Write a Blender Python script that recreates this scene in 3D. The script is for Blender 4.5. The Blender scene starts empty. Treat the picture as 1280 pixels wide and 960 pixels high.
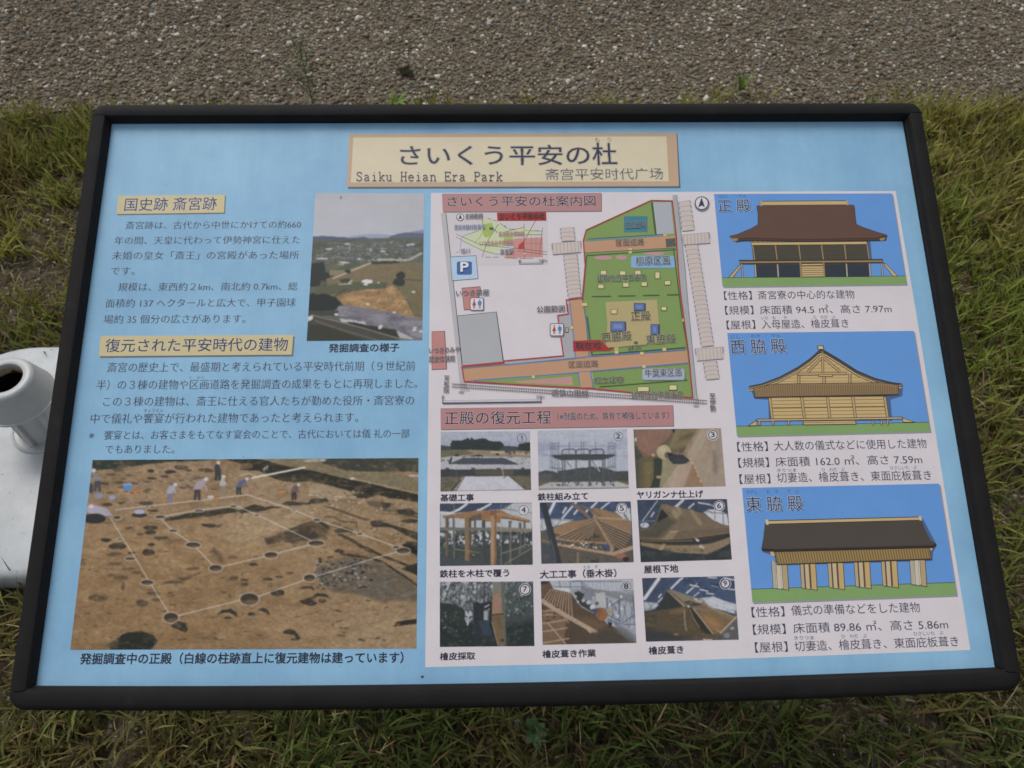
import bpy, bmesh, math, random
import numpy as np
from mathutils import Matrix, Vector

random.seed(7)
RNG = np.random.default_rng(11)
SC = bpy.context.scene
COL = SC.collection
R = math.radians

# ------------------------------------------------------------------ camera
F = 1000.0                      # focal length in pixels of a 1280 wide picture
PITCH = R(54.0)
BXc = np.array([0.99967066, -0.01065798, 0.02334492])      # board axes measured in the camera (x right, y down, z ahead)
BYc = -np.array([0.01612095, 0.96295186, -0.26919105])
BYc -= BXc * (BXc @ BYc); BYc /= np.linalg.norm(BYc)
BW, BH = 0.90, 0.90 * 0.65969
TLc = np.array([-0.50014086, -0.32509156, 1.00028172]) * BW
CAM_H = 1.40
gz = math.sin(PITCH)
gx = (0.01066 * math.cos(PITCH) - 0.02334 * gz)
gy = math.sqrt(1 - gz * gz - gx * gx)
zw = -np.array([gx, gy, gz])
yw = np.array([0, 0, 1.0]) - zw * zw[2]; yw /= np.linalg.norm(yw)
xw = np.cross(yw, zw)
C2W = np.array([xw, yw, zw])                               # camera vectors to world vectors
CAM = np.array([0, 0, CAM_H])
cd = bpy.data.cameras.new('camera'); cam = bpy.data.objects.new('camera', cd); COL.objects.link(cam)
m = np.eye(4); m[:3, 0] = C2W @ [1, 0, 0]; m[:3, 1] = C2W @ [0, -1, 0]; m[:3, 2] = C2W @ [0, 0, -1]; m[:3, 3] = CAM
cam.matrix_world = Matrix(m.tolist())
cd.sensor_width = 36; cd.lens = F / 1280 * 36; cd.clip_end = 500; cd.clip_start = 0.02
cd.dof.use_dof = True; cd.dof.focus_distance = 0.86; cd.dof.aperture_fstop = 13
SC.camera = cam

# ------------------------------------------------------------------ sky, sun, exposure
SUN_EL, SUN_AZ = R(56), R(-35)        # azimuth from +Y towards +X
W = bpy.data.worlds.new('World'); SC.world = W; W.use_nodes = True
nt = W.node_tree; bg = nt.nodes['Background']
sky = nt.nodes.new('ShaderNodeTexSky'); sky.sky_type = 'NISHITA'; sky.sun_disc = False
sky.sun_elevation = SUN_EL; sky.sun_rotation = SUN_AZ; sky.dust_density = 4; sky.air_density = 1.0
hs = nt.nodes.new('ShaderNodeHueSaturation'); hs.inputs['Saturation'].default_value = 0.28
nt.links.new(sky.outputs[0], hs.inputs['Color']); nt.links.new(hs.outputs[0], bg.inputs[0])
bg.inputs[1].default_value = 0.12
sd = bpy.data.lights.new('sun', 'SUN'); sd.energy = 1.0; sd.angle = R(25); sd.color = (1.0, 0.95, 0.88)
so = bpy.data.objects.new('sun', sd); COL.objects.link(so)
sdir = Vector((math.sin(SUN_AZ) * math.cos(SUN_EL), math.cos(SUN_AZ) * math.cos(SUN_EL), math.sin(SUN_EL)))
so.rotation_euler = sdir.to_track_quat('Z', 'Y').to_euler(); so.location = sdir * 20
SC.view_settings.view_transform = 'Standard'; SC.view_settings.look = 'None'
SC.view_settings.gamma = 1; SC.view_settings.use_curve_mapping = False
SC.view_settings.exposure = -0.1
SC.cycles.use_denoising = True; SC.cycles.pixel_filter_type = 'BLACKMAN_HARRIS'; SC.cycles.filter_width = 1.6

# ------------------------------------------------------------------ helpers
def lin(c):
    c = np.asarray(c, float) / 255.0
    return np.where(c <= 0.04045, c / 12.92, ((c + 0.055) / 1.055) ** 2.4)
PK = 0.78                          # printed inks: photographed value to reflectance
def ink(c): return np.clip(lin(c) / PK, 0.004, 0.85)

def new_mat(name, rough=0.5, spec=0.3):
    m = bpy.data.materials.new(name); m.use_nodes = True
    b = m.node_tree.nodes['Principled BSDF']
    b.inputs['Roughness'].default_value = rough; b.inputs['Specular IOR Level'].default_value = spec
    return m, m.node_tree, b
def nd(t, typ, **kw):
    n = t.nodes.new(typ)
    for k, v in kw.items():
        if k in n.inputs: n.inputs[k].default_value = v
        else: setattr(n, k, v)
    return n
def ramp(t, stops):
    n = t.nodes.new('ShaderNodeValToRGB'); e = n.color_ramp.elements
    while len(e) < len(stops): e.new(0.5)
    for q, (p, c) in zip(e, stops): q.position = p; q.color = (*c, 1)
    return n
def attr_mat(name, rough, spec, noise_scale=0, lo=0.94, hi=1.03, bump=0, bump_scale=400, specks=False):
    m, t, b = new_mat(name, rough, spec)
    a = nd(t, 'ShaderNodeAttribute', attribute_name='Col')
    out = a.outputs['Color']
    if noise_scale:
        tc = nd(t, 'ShaderNodeTexCoord'); n = nd(t, 'ShaderNodeTexNoise', Scale=noise_scale, Detail=5.0, Roughness=0.65)
        t.links.new(tc.outputs['Object'], n.inputs['Vector'])
        r = ramp(t, [(0.25, (lo, lo, lo)), (0.75, (hi, hi, hi))]); t.links.new(n.outputs['Fac'], r.inputs[0])
        mx = nd(t, 'ShaderNodeMix', data_type='RGBA', blend_type='MULTIPLY'); mx.inputs[0].default_value = 1
        t.links.new(out, mx.inputs[6]); t.links.new(r.outputs[0], mx.inputs[7]); out = mx.outputs[2]
    if specks:
        tc = nd(t, 'ShaderNodeTexCoord'); ng = nd(t, 'ShaderNodeTexNoise', Scale=420.0, Detail=2.0); t.links.new(tc.outputs['Object'], ng.inputs['Vector'])
        rg_ = ramp(t, [(0.71, (1, 1, 1)), (0.77, (0.66, 0.66, 0.64))]); t.links.new(ng.outputs['Fac'], rg_.inputs[0])
        m2 = nd(t, 'ShaderNodeMix', data_type='RGBA', blend_type='MULTIPLY'); m2.inputs[0].default_value = 1; t.links.new(out, m2.inputs[6]); t.links.new(rg_.outputs[0], m2.inputs[7]); out = m2.outputs[2]
    t.links.new(out, b.inputs['Base Color'])
    if bump:
        tc = nd(t, 'ShaderNodeTexCoord'); n = nd(t, 'ShaderNodeTexNoise', Scale=bump_scale, Detail=3.0)
        t.links.new(tc.outputs['Object'], n.inputs['Vector'])
        bp = nd(t, 'ShaderNodeBump', Strength=bump, Distance=0.002); t.links.new(n.outputs['Fac'], bp.inputs['Height'])
        t.links.new(bp.outputs[0], b.inputs['Normal'])
    return m

def mesh_np(name, V, faces_flat, face_sizes, mat, parent=None, colors=None, smooth=False):
    me = bpy.data.meshes.new(name)
    V = np.asarray(V, np.float32); L = np.asarray(faces_flat, np.int32); S = np.asarray(face_sizes, np.int32)
    me.vertices.add(len(V)); me.vertices.foreach_set('co', V.ravel())
    me.loops.add(len(L)); me.loops.foreach_set('vertex_index', L)
    me.polygons.add(len(S)); me.polygons.foreach_set('loop_start', np.concatenate([[0], np.cumsum(S)[:-1]]).astype(np.int32))
    me.polygons.foreach_set('loop_total', S)
    me.update(calc_edges=True); me.validate()
    if colors is not None:
        ca = me.color_attributes.new('Col', 'FLOAT_COLOR', 'POINT')
        c = np.ones((len(V), 4), np.float32); c[:, :3] = colors; ca.data.foreach_set('color', c.ravel())
    if smooth: me.polygons.foreach_set('use_smooth', np.ones(len(S), bool))
    me.materials.append(mat)
    o = bpy.data.objects.new(name, me); COL.objects.link(o)
    if parent: o.parent = parent
    return o
def tag(o, label=None, cat=None, group=None, kind=None):
    for k, v in (('label', label), ('category', cat), ('group', group), ('kind', kind)):
        if v: o[k] = v
    return o
def bm_obj(name, bm, mat, parent=None, smooth=False):
    me = bpy.data.meshes.new(name); bm.to_mesh(me); bm.free()
    if smooth:
        for p in me.polygons: p.use_smooth = True
    me.materials.append(mat); o = bpy.data.objects.new(name, me); COL.objects.link(o)
    if parent: o.parent = parent
    return o

# ------------------------------------------------------------------ board frame of reference
BXw = C2W @ BXc; BYw = C2W @ BYc; BNw = np.cross(BXw, BYw)
BC = CAM + C2W @ (TLc + BXc * BW / 2 - BYc * BH / 2)
def plane_uv(x, y):
    """a point of the photographed panel (1280 wide picture) to metres on the panel, origin at its centre"""
    x = np.asarray(x, float); y = np.asarray(y, float)
    d = np.stack([(x - 640) / F, (y - 480) / F, np.ones_like(x)], -1) @ C2W.T
    t = ((BC - CAM) @ BNw) / (d @ BNw)
    p = CAM + d * t[..., None] - BC
    return np.stack([p @ BXw, p @ BYw], -1)
def ground_xy(x, y, z=0.0):
    d = C2W @ np.array([(x - 640) / F, (y - 480) / F, 1.0]); t = (z - CAM_H) / d[2]
    return CAM + d * t
board = bpy.data.objects.new('information_board', None); COL.objects.link(board)
mb = np.eye(4); mb[:3, 0] = BXw; mb[:3, 1] = BYw; mb[:3, 2] = BNw; mb[:3, 3] = BC
board.matrix_world = Matrix(mb.tolist())
tag(board, 'tilted dark framed information board with a blue panel of Japanese text, map and pictures', 'information board')
BOW = 0.0054
def bow(u, v):
    w = np.clip(-v / (BH / 2), 0, 1.3)
    return v - BOW * w * np.clip(1 - (u / (BW / 2)) ** 2, -0.1, 1)

# ------------------------------------------------------------------ materials
M_PRINT = attr_mat('printed_ink', 0.40, 0.32, 26, 0.94, 1.03, specks=True)
def panel_material():
    m, t, b = new_mat('blue_printed_panel', 0.40, 0.32)
    tc = nd(t, 'ShaderNodeTexCoord'); n = nd(t, 'ShaderNodeTexNoise', Scale=7.0, Detail=6.0, Roughness=0.7)
    t.links.new(tc.outputs['Object'], n.inputs['Vector'])
    c1 = ink((124, 167, 199)); c2 = ink((140, 183, 211))
    r = ramp(t, [(0.35, c1), (0.65, c2)]); t.links.new(n.outputs['Fac'], r.inputs[0])
    # rain streaks down the sheet and fine grime
    mp = nd(t, 'ShaderNodeMapping'); mp.inputs['Scale'].default_value = (46, 5, 5); t.links.new(tc.outputs['Object'], mp.inputs['Vector'])
    ns = nd(t, 'ShaderNodeTexNoise', Scale=1.0, Detail=6.0, Roughness=0.65); t.links.new(mp.outputs[0], ns.inputs['Vector'])
    rs_ = ramp(t, [(0.32, (0.93, 0.945, 0.95)), (0.55, (1, 1, 1)), (0.75, (1.03, 1.02, 1.01))]); t.links.new(ns.outputs['Fac'], rs_.inputs[0])
    ng = nd(t, 'ShaderNodeTexNoise', Scale=420.0, Detail=2.0); t.links.new(tc.outputs['Object'], ng.inputs['Vector'])
    rg_ = ramp(t, [(0.70, (1, 1, 1)), (0.76, (0.62, 0.66, 0.66))]); t.links.new(ng.outputs['Fac'], rg_.inputs[0])
    m1 = nd(t, 'ShaderNodeMix', data_type='RGBA', blend_type='MULTIPLY'); m1.inputs[0].default_value = 1; t.links.new(r.outputs[0], m1.inputs[6]); t.links.new(rs_.outputs[0], m1.inputs[7])
    m2 = nd(t, 'ShaderNodeMix', data_type='RGBA', blend_type='MULTIPLY'); m2.inputs[0].default_value = 1; t.links.new(m1.outputs[2], m2.inputs[6]); t.links.new(rg_.outputs[0], m2.inputs[7])
    t.links.new(m2.outputs[2], b.inputs['Base Color'])
    n2 = nd(t, 'ShaderNodeTexNoise', Scale=60.0, Detail=4.0); t.links.new(tc.outputs['Object'], n2.inputs['Vector'])
    r2 = ramp(t, [(0.3, (0.36,) * 3), (0.7, (0.5,) * 3)]); t.links.new(n2.outputs['Fac'], r2.inputs[0]); t.links.new(r2.outputs[0], b.inputs['Roughness'])
    return m
def frame_material():
    m, t, b = new_mat('dark_resin', 0.70, 0.20)
    tc = nd(t, 'ShaderNodeTexCoord'); n = nd(t, 'ShaderNodeTexNoise', Scale=30.0, Detail=6.0, Roughness=0.7)
    t.links.new(tc.outputs['Object'], n.inputs['Vector'])
    r = ramp(t, [(0.3, (0.0105, 0.0094, 0.0098)), (0.62, (0.0155, 0.0140, 0.0143)), (0.8, (0.034, 0.032, 0.032))])
    t.links.new(n.outputs['Fac'], r.inputs[0])
    n3 = nd(t, 'ShaderNodeTexNoise', Scale=95.0, Detail=8.0, Roughness=0.75); t.links.new(tc.outputs['Object'], n3.inputs['Vector'])
    r3 = ramp(t, [(0.66, (0, 0, 0)), (0.80, (0.055, 0.053, 0.05))]); t.links.new(n3.outputs['Fac'], r3.inputs[0])
    ad = nd(t, 'ShaderNodeMix', data_type='RGBA', blend_type='ADD'); ad.inputs[0].default_value = 1; t.links.new(r.outputs[0], ad.inputs[6]); t.links.new(r3.outputs[0], ad.inputs[7])
    t.links.new(ad.outputs[2], b.inputs['Base Color'])
    n2 = nd(t, 'ShaderNodeTexNoise', Scale=900.0, Detail=2.0); t.links.new(tc.outputs['Object'], n2.inputs['Vector'])
    bp = nd(t, 'ShaderNodeBump', Strength=0.12, Distance=0.0006); t.links.new(n2.outputs['Fac'], bp.inputs['Height']); t.links.new(bp.outputs[0], b.inputs['Normal'])
    return m
M_PANEL = panel_material(); M_FRAME = frame_material()

# ------------------------------------------------------------------ frame: four rails swept round the panel
FWID, FR = 0.0192, 0.0155
SEAM = 0.0007
us = np.linspace(-BW / 2, BW / 2, 41)
sv = [-BH / 2 - 0.004, -BH / 2 - 0.004 + SEAM]
def ring(s, z):
    """closed loop of the frame at distance s outside the panel edge"""
    r = max(0.0, s - (FWID - FR)) if s > 0 else 0.0
    hw, hh = BW / 2 + s, BH / 2 + s
    pts = []
    arc = np.linspace(0, math.pi / 2, 9)
    for a in arc: pts.append((hw - r + r * math.sin(a), hh - r + r * math.cos(a)))              # top right
    for q in np.linspace(1, 0, 22)[1:-1]: pts.append((hw, -hh + r + q * (2 * hh - 2 * r)))
    for a in arc: pts.append((hw - r + r * math.cos(a), -hh + r - r * math.sin(a)))
    for q in np.linspace(1, 0, 42)[1:-1]: pts.append((-hw + r + q * (2 * hw - 2 * r), -hh))
    for a in arc: pts.append((-hw + r - r * math.sin(a), -hh + r - r * math.cos(a)))
    for q in np.linspace(0, 1, 22)[1:-1]: pts.append((-hw, -hh + r + q * (2 * hh - 2 * r)))
    for a in arc: pts.append((-hw + r - r * math.cos(a), hh - r + r * math.sin(a)))
    for q in np.linspace(0, 1, 42)[1:-1]: pts.append((-hw + r + q * (2 * hw - 2 * r), hh))
    p = np.array(pts); v = bow(p[:, 0], p[:, 1]) - np.where(p[:, 1] < -BH / 2 + .001, max(s, 0) / FWID * 0.0014, 0)
    return np.column_stack([p[:, 0], v, np.full(len(p), z)])
PROFILE = [(-0.0006, -0.004), (0.0, 0.0), (0.0002, 0.0052), (0.0010, 0.0058), (0.0012, 0.0066), (0.0020, 0.0104), (0.0030, 0.0120), (0.0048, 0.0126), (0.0090, 0.0129), (0.0135, 0.0126),
           (0.0165, 0.0114), (0.0183, 0.0090), (0.0192, 0.0055), (0.0192, -0.0190), (0.0176, -0.0222), (-0.010, -0.0222)]
rings = [ring(s, z) for s, z in PROFILE]
NP_ = len(rings[0]); k0 = 9; n_side = 20; n_bot = 40
# index ranges: TR arc 0..8, right side 9..28, BR arc 29..37, bottom 38..77, BL arc 78..86, left 87..106, TL arc 107..115, top 116..155
def rail(name, idx, lab=None):
    V = []; fl = []; fs = []
    n = len(idx)
    for rg in rings: V.append(rg[idx])
    V = np.concatenate(V)
    for a in range(len(rings) - 1):
        for b in range(n - 1):
            fl += [a * n + b, a * n + b + 1, (a + 1) * n + b + 1, (a + 1) * n + b]; fs.append(4)
    o = mesh_np(name, V, fl, fs, M_FRAME, board, smooth=True)
    md = o.modifiers.new('edge', 'EDGE_SPLIT'); md.split_angle = R(38)
    return o
def seam_fix(idx, which):
    pass
rail('frame_rail', list(range(107, 156)) + list(range(0, 9)))            # top rail with both upper corners
rail('frame_rail', list(range(29, 87)))                                  # bottom rail with both lower corners
# side rails end 1 mm short of the corner pieces
def side(i0, i1):
    idx = list(range(i0, i1))
    o = rail('frame_rail', idx)
    me = o.data; n = len(idx)
    for a in range(len(rings)):
        A = rings[a]
        for e, out in ((0, i0 - 1), (n - 1, i1)):
            t = A[out]; c = A[idx[e]]; d = t - c; L = np.linalg.norm(d)
            me.vertices[a * n + e].co = Vector((c + d * (1 - SEAM / L)).tolist())
side(9, 29); side(87, 107)

# panel sheet (bowed lower edge like the frame), and a shallow tray under it
def sheet(name, inset, z, mat, parent, ztop=None):
    n = 41; uu = np.linspace(-BW / 2 - inset, BW / 2 + inset, n)
    top = np.full(n, BH / 2 + inset); bot = bow(np.clip(uu, -BW / 2, BW / 2), np.full(n, -BH / 2 - inset))
    V = np.concatenate([np.column_stack([uu, top, np.full(n, z)]), np.column_stack([uu, bot, np.full(n, z)])])
    fl = []; fs = []
    for i in range(n - 1): fl += [i, n + i, n + i + 1, i + 1]; fs.append(4)
    return mesh_np(name, V, fl, fs, mat, parent)
panel = sheet('panel', 0.0003, 0.0, M_PANEL, board)
tray = sheet('backing_tray', 0.010, -0.019, M_FRAME, board)
Wi = np.linalg.inv(mb)
def post(u):
    bm = bmesh.new()
    top = mb @ np.array([u, 0.02, -0.02, 1]); x, y, z1 = top[:3]
    prof = [(0.03, 0.0), (0.03, z1 + 0.004)]
    bmesh.ops.create_cube(bm, size=1)
    for v in bm.verts:
        v.co = Vector((x + v.co.x * 0.06, y + v.co.y * 0.06, (-0.02 if v.co.z < 0 else z1 + v.co.y * 0.06 * math.tan(math.asin(BYw[2])))))
    bmesh.ops.bevel(bm, geom=[e for e in bm.edges if abs(e.verts[0].co.x - e.verts[1].co.x) < 1e-6 and abs(e.verts[0].co.y - e.verts[1].co.y) < 1e-6], offset=0.006, segments=2, affect='EDGES')
    bm.transform(Matrix(Wi.tolist()))
    return bm_obj('post', bm, M_FRAME, board)
post(-0.26); post(0.26)

# ------------------------------------------------------------------ printing toolkit: flat inks laid on the panel
DZ = 3.0e-6
_gl = {}
def glyphs(s):
    """outline-filled lettering: points, faces and the outward direction of every outline point"""
    if s not in _gl:
        c = bpy.data.curves.new('lettering', 'FONT'); c.body = s; c.size = 1; c.resolution_u = 3
        o = bpy.data.objects.new('lettering', c); me = o.to_mesh()
        v = np.empty(len(me.vertices) * 3, np.float32); me.vertices.foreach_get('co', v); v = v.reshape(-1, 3)[:, :2].astype(float)
        f = [list(p.vertices) for p in me.polygons]
        o.to_mesh_clear(); bpy.data.objects.remove(o); bpy.data.curves.remove(c)
        edge = {}
        for t in f:
            for i in range(len(t)):
                a, b = t[i], t[(i + 1) % len(t)]; k = (min(a, b), max(a, b))
                edge[k] = None if k in edge else t[(i + 2) % len(t)]
        acc = [[] for _ in v]
        for (a, b), t3 in edge.items():
            if t3 is None: continue
            d = v[b] - v[a]; L = math.hypot(*d)
            if L < 1e-7: continue
            nn = np.array([d[1], -d[0]]) / L
            if nn @ (v[t3] - v[a]) > 0: nn = -nn
            acc[a].append(nn); acc[b].append(nn)
        N = np.zeros_like(v)
        for i, q in enumerate(acc):
            if not q: continue
            m = np.mean(q, 0); k = m @ m
            N[i] = m / max(k, 0.35)
        _gl[s] = (v, f, N)
    return _gl[s]
RING8 = [(math.cos(a), math.sin(a)) for a in np.linspace(0, 2 * math.pi, 8, endpoint=False)]
def PX(z): return lambda p: (z[0] + np.asarray(p, float)[..., 0] / z[2], z[1] + np.asarray(p, float)[..., 1] / z[2])
class Print:
    """collects flat shapes given in the coordinates of one enlarged view; build() links them as one mesh on the panel"""
    def __init__(s, z=(0, 0, 1), base=1.0e-4): s.z = z; s.h = base; s.V = []; s.F = []; s.C = []; s.n = 0; s.ht = None; s.hold = False
    def uv(s, pts):
        x, y = PX(s.z)(pts); return plane_uv(x, y)
    def raw(s, uv, faces, col, bump=True):
        uv = np.asarray(uv)
        if bump and not s.hold: s.h += DZ
        s.V.append(np.column_stack([uv, np.full(len(uv), s.h)])); s.F += [[i + s.n for i in f] for f in faces]
        s.C.append(np.tile(ink(col), (len(uv), 1))); s.n += len(uv)
    def poly(s, pts, col): s.raw(s.uv(pts), [list(range(len(pts)))], col); return s
    def rect(s, x0, y0, x1, y1, col): return s.poly([(x0, y0), (x1, y0), (x1, y1), (x0, y1)], col)
    def line(s, pts, w, col, closed=False):
        p = np.asarray(pts, float); n = len(p)
        if closed: d = np.roll(p, -1, 0) - np.roll(p, 1, 0); seg = np.roll(p, -1, 0) - p
        prev = p - np.roll(p, 1, 0); nxt = np.roll(p, -1, 0) - p
        if not closed: prev[0] = nxt[0]; nxt[-1] = prev[-1]
        a = prev / np.maximum(np.linalg.norm(prev, axis=1, keepdims=True), 1e-9); b = nxt / np.maximum(np.linalg.norm(nxt, axis=1, keepdims=True), 1e-9)
        t = a + b; t /= np.maximum(np.linalg.norm(t, axis=1, keepdims=True), 1e-9)
        nn = np.column_stack([-t[:, 1], t[:, 0]]); na = np.column_stack([-a[:, 1], a[:, 0]])
        k = np.clip(1 / np.maximum((nn * na).sum(1), 0.35), 1, 2.4)[:, None]
        A = p + nn * w / 2 * k; B = p - nn * w / 2 * k
        V = np.concatenate([A, B]); f = [[i, i + 1, n + i + 1, n + i] for i in range(n - 1)]
        if closed: f.append([n - 1, 0, n, 2 * n - 1])
        s.raw(s.uv(V), f, col); return s
    def lines(s, segs, w, col):
        for q in segs: s.line(q, w, col)
        return s
    def apart(s, segs, w, col):
        """lines that do not touch each other share one layer"""
        s.h += DZ; s.hold = True; s.lines(segs, w, col); s.hold = False; return s
    def ell(s, cx, cy, rx, ry, col, n=28):
        a = np.linspace(0, 2 * math.pi, n, endpoint=False); return s.poly(np.column_stack([cx + rx * np.cos(a), cy + ry * np.sin(a)]), col)
    def oval(s, cx, cy, rx, ry, w, col, n=28):
        a = np.linspace(0, 2 * math.pi, n, endpoint=False); return s.line(np.column_stack([cx + rx * np.cos(a), cy + ry * np.sin(a)]), w, col, True)
    def rrect(s, x0, y0, x1, y1, r, col, edge=None, w=0):
        pts = []
        for cx, cy, a0 in ((x1 - r, y0 + r, -90), (x1 - r, y1 - r, 0), (x0 + r, y1 - r, 90), (x0 + r, y0 + r, 180)):
            for a in np.radians(np.linspace(a0, a0 + 90, 6)): pts.append((cx + r * math.cos(a), cy + r * math.sin(a)))
        s.poly(pts, col)
        if edge: s.line(pts, w, edge, True)
        return s
    def text(s, t, xl, yl, xr, yr, h, col, off=0.0, style=None, outline=(), shadow=None, em=0.9):
        """lettering whose ink starts at (xl,yl) and ends at (xr,yr) on the foot of the characters, h = height of a character"""
        (ax, ay), (bx, by) = np.column_stack(PX(s.z)([(xl, yl), (xr, yr)]))
        P0, P1 = plane_uv(ax, ay), plane_uv(bx, by)
        mx, my = (ax + bx) / 2, (ay + by) / 2
        hh = np.linalg.norm(plane_uv(mx, my) - plane_uv(mx, my - h / s.z[2]))
        v0, f0, N0 = glyphs(t); x0, x1 = v0[:, 0].min(), v0[:, 0].max()
        ex = (P1 - P0) / (x1 - x0); ey = np.array([0, 1.0]) * hh / em
        foot = -0.075
        def put(v, c, dx=0.0, dy=0.0):
            s.raw(P0 + (v[:, :1] + dx - x0) * ex + (v[:, 1:] + dy - foot) * ey, f0, c)
        def fat(r, c, dx=0.0, dy=0.0, base=v0):
            for qx, qy in RING8: put(base, c, dx + qx * r, dy + qy * r)
        thin = v0 + N0 * min(off, 0.0)
        keep = s.h
        if s.ht: s.h = s.ht
        if shadow: put(v0, shadow[3], shadow[0], -shadow[1])
        for o2, c2 in outline: fat(o2, c2, base=thin)
        if style == 'mincho': put(v0 - N0 * np.array([-0.003, 0.011]), col)
        elif off > 0:
            put(v0, col)
            for qx, qy in RING8[1::2]: put(v0, col, qx * off, qy * off)
        else: put(thin, col)
        if s.ht: s.h = keep
        return s
    def build(s, name, parent=None):
        V = np.concatenate(s.V); S = [len(f) for f in s.F]; L = [i for f in s.F for i in f]
        return mesh_np(name, V, L, S, M_PRINT, parent or panel, np.concatenate(s.C))

# ------------------------------------------------------------------ what is printed on the panel
ZA = (100, 230, 4.414); ZB = (100, 410, 2.977); ZC = (380, 230, 4.3636); ZD = (80, 560, 2.7826)
ZT1 = (430, 160, 5.818); ZT2 = (640, 160, 5.818); ZM1 = (540, 240, 6.0); ZM2 = (690, 240, 6.095); ZM3 = (530, 380, 6.0); ZM4 = (690, 370, 5.818)
ZH = (540, 500, 6.4); ZK = (720, 500, 6.095); ZG = (540, 620, 4.571); ZL = (720, 610, 4.3636)
Z1 = (890, 230, 4.923); Z2 = (900, 400, 4.414); Z3 = (910, 600, 4.0)
NAVY = (52, 56, 78); DARK = (46, 48, 62); BODY = (76, 76, 90); WHITE = (206, 202, 206); PAPER = (206, 200, 204)
LINEC = (58, 62, 78)

# white sheet behind the map, the photographs and the drawings
Print(base=5e-5).poly([(538.8, 241.2), (830, 240), (1119.5, 238.8), (1150, 420), (1182, 620), (1213, 812.5), (1000, 820.5), (760, 829), (531.5, 834)], PAPER).build('white_sheet')

# title plate
p = Print(ZT1, 1.5e-4)
def T1(pts): return [(x, y) for x, y in pts]
p.poly([(46, 52), (2425, 44), (2447, 436), (30, 442)], (84, 96, 112))
p.poly([(38, 44), (2418, 36), (2436, 424), (22, 428)], (184, 158, 132))
p.poly([(68, 70), (2345, 62), (2362, 388), (50, 396)], (206, 195, 168))
p.text('さいくう平安の', 408, 272, 1788, 268, 142, NAVY, 0.008, outline=((0.036, (150, 148, 142)), (0.022, (204, 194, 168))))
p.text('杜', 1811, 270, 1988, 270, 158, NAVY, 0.008, outline=((0.036, (150, 148, 142)), (0.022, (204, 194, 168))))
p.text('も　り', 1824, 104, 1944, 104, 36, (70, 74, 90), -0.01)
p.text('斋宫平安时代广场', 1464, 380, 2322, 374, 82, (60, 64, 84), -0.012, outline=((0.03, (160, 158, 152)), (0.018, (204, 198, 178))))
# thin serif Latin line, drawn stroke by stroke
G = {
 'S': [[(.36, .56), (.34, .64), (.24, .69), (.12, .66), (.07, .55), (.12, .44), (.3, .33), (.38, .22), (.34, .06), (.22, 0), (.1, .04), (.07, .14)], [(.37, .68), (.37, .54)], [(.06, .01), (.06, .16)]],
 'a': [[(.08, .36), (.14, .45), (.27, .45), (.33, .36), (.33, .06), (.42, .01)], [(.33, .28), (.15, .23), (.07, .12), (.12, .01), (.22, .01), (.33, .1)]],
 'i': [[(.13, .44), (.25, .44), (.25, .01)], [(.1, .01), (.4, .01)], [(.235, .62), (.265, .66)]],
 'k': [[(.04, .69), (.13, .69), (.13, .01)], [(.04, .01), (.22, .01)], [(.37, .44), (.14, .2)], [(.2, .26), (.38, .01)], [(.28, .44), (.44, .44)], [(.31, .01), (.46, .01)]],
 'u': [[(.03, .44), (.12, .44), (.12, .1), (.18, .0), (.28, .01), (.36, .1)], [(.27, .44), (.36, .44), (.36, .01), (.44, .01)]],
 'H': [[(.1, .69), (.1, .01)], [(.38, .69), (.38, .01)], [(.1, .36), (.38, .36)], [(.03, .69), (.18, .69)], [(.03, .01), (.18, .01)], [(.3, .69), (.46, .69)], [(.3, .01), (.46, .01)]],
 'e': [[(.08, .26), (.4, .26), (.38, .37), (.3, .45), (.18, .45), (.09, .35), (.08, .18), (.15, .03), (.27, .0), (.4, .07)]],
 'n': [[(.03, .44), (.12, .44), (.12, .01)], [(.12, .33), (.22, .45), (.32, .43), (.37, .34), (.37, .01)], [(.04, .01), (.2, .01)], [(.3, .01), (.45, .01)]],
 'E': [[(.1, .69), (.1, .01)], [(.03, .69), (.41, .69), (.41, .56)], [(.1, .36), (.3, .36)], [(.3, .45), (.3, .27)], [(.03, .01), (.43, .01), (.43, .15)]],
 'r': [[(.05, .44), (.16, .44), (.16, .01)], [(.16, .28), (.24, .42), (.34, .45), (.4, .4)], [(.05, .01), (.3, .01)]],
 'P': [[(.11, .69), (.11, .01)], [(.03, .69), (.3, .69), (.4, .62), (.41, .48), (.33, .37), (.11, .36)], [(.03, .01), (.22, .01)]],
}
for wd, cc in ((11, (196, 190, 174)), (6, (58, 60, 80))):
    for i, ch in enumerate('Saiku Heian Era Park'):
        if ch == ' ': continue
        for st in G[ch]:
            p.line([(88 + (i + x * 2.0) * 53.4, 386 - y * 92) for x, y in st], wd, cc)
p.build('title_plate')

def plaque(z, quad, fill, txts, name='heading_plate', sh=(5, 6), edge=None):
    q = Print(z, 1.5e-4)
    q.poly([(x + sh[0], y + sh[1]) for x, y in quad], (100, 104, 112))
    if edge: q.poly(quad, edge); c = np.mean(quad, 0); quad = [tuple(np.array(v) + np.sign(c - np.array(v)) * 4) for v in quad]
    q.poly(quad, fill)
    for t in txts: q.text(*t[0], **t[1])
    return q.build(name)
OUT1 = ((0.036, (150, 150, 150)), (0.024, (214, 206, 190)))
plaque(ZA, [(212, 65), (800, 60), (795, 158), (202, 166)], (196, 183, 142),
       [(('国史跡 斎宮跡', 243, 150, 752, 143, 70, (66, 72, 104), 0.008), dict(outline=((0.03, (200, 196, 186)),)))])
plaque(ZB, [(77, 30), (794, 26), (788, 99), (70, 105)], (196, 183, 142),
       [(('復元された平安時代の建物', 92, 90, 772, 85, 48, (62, 66, 90), 0.010), dict(outline=((0.028, (200, 196, 186)),)))])
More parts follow.
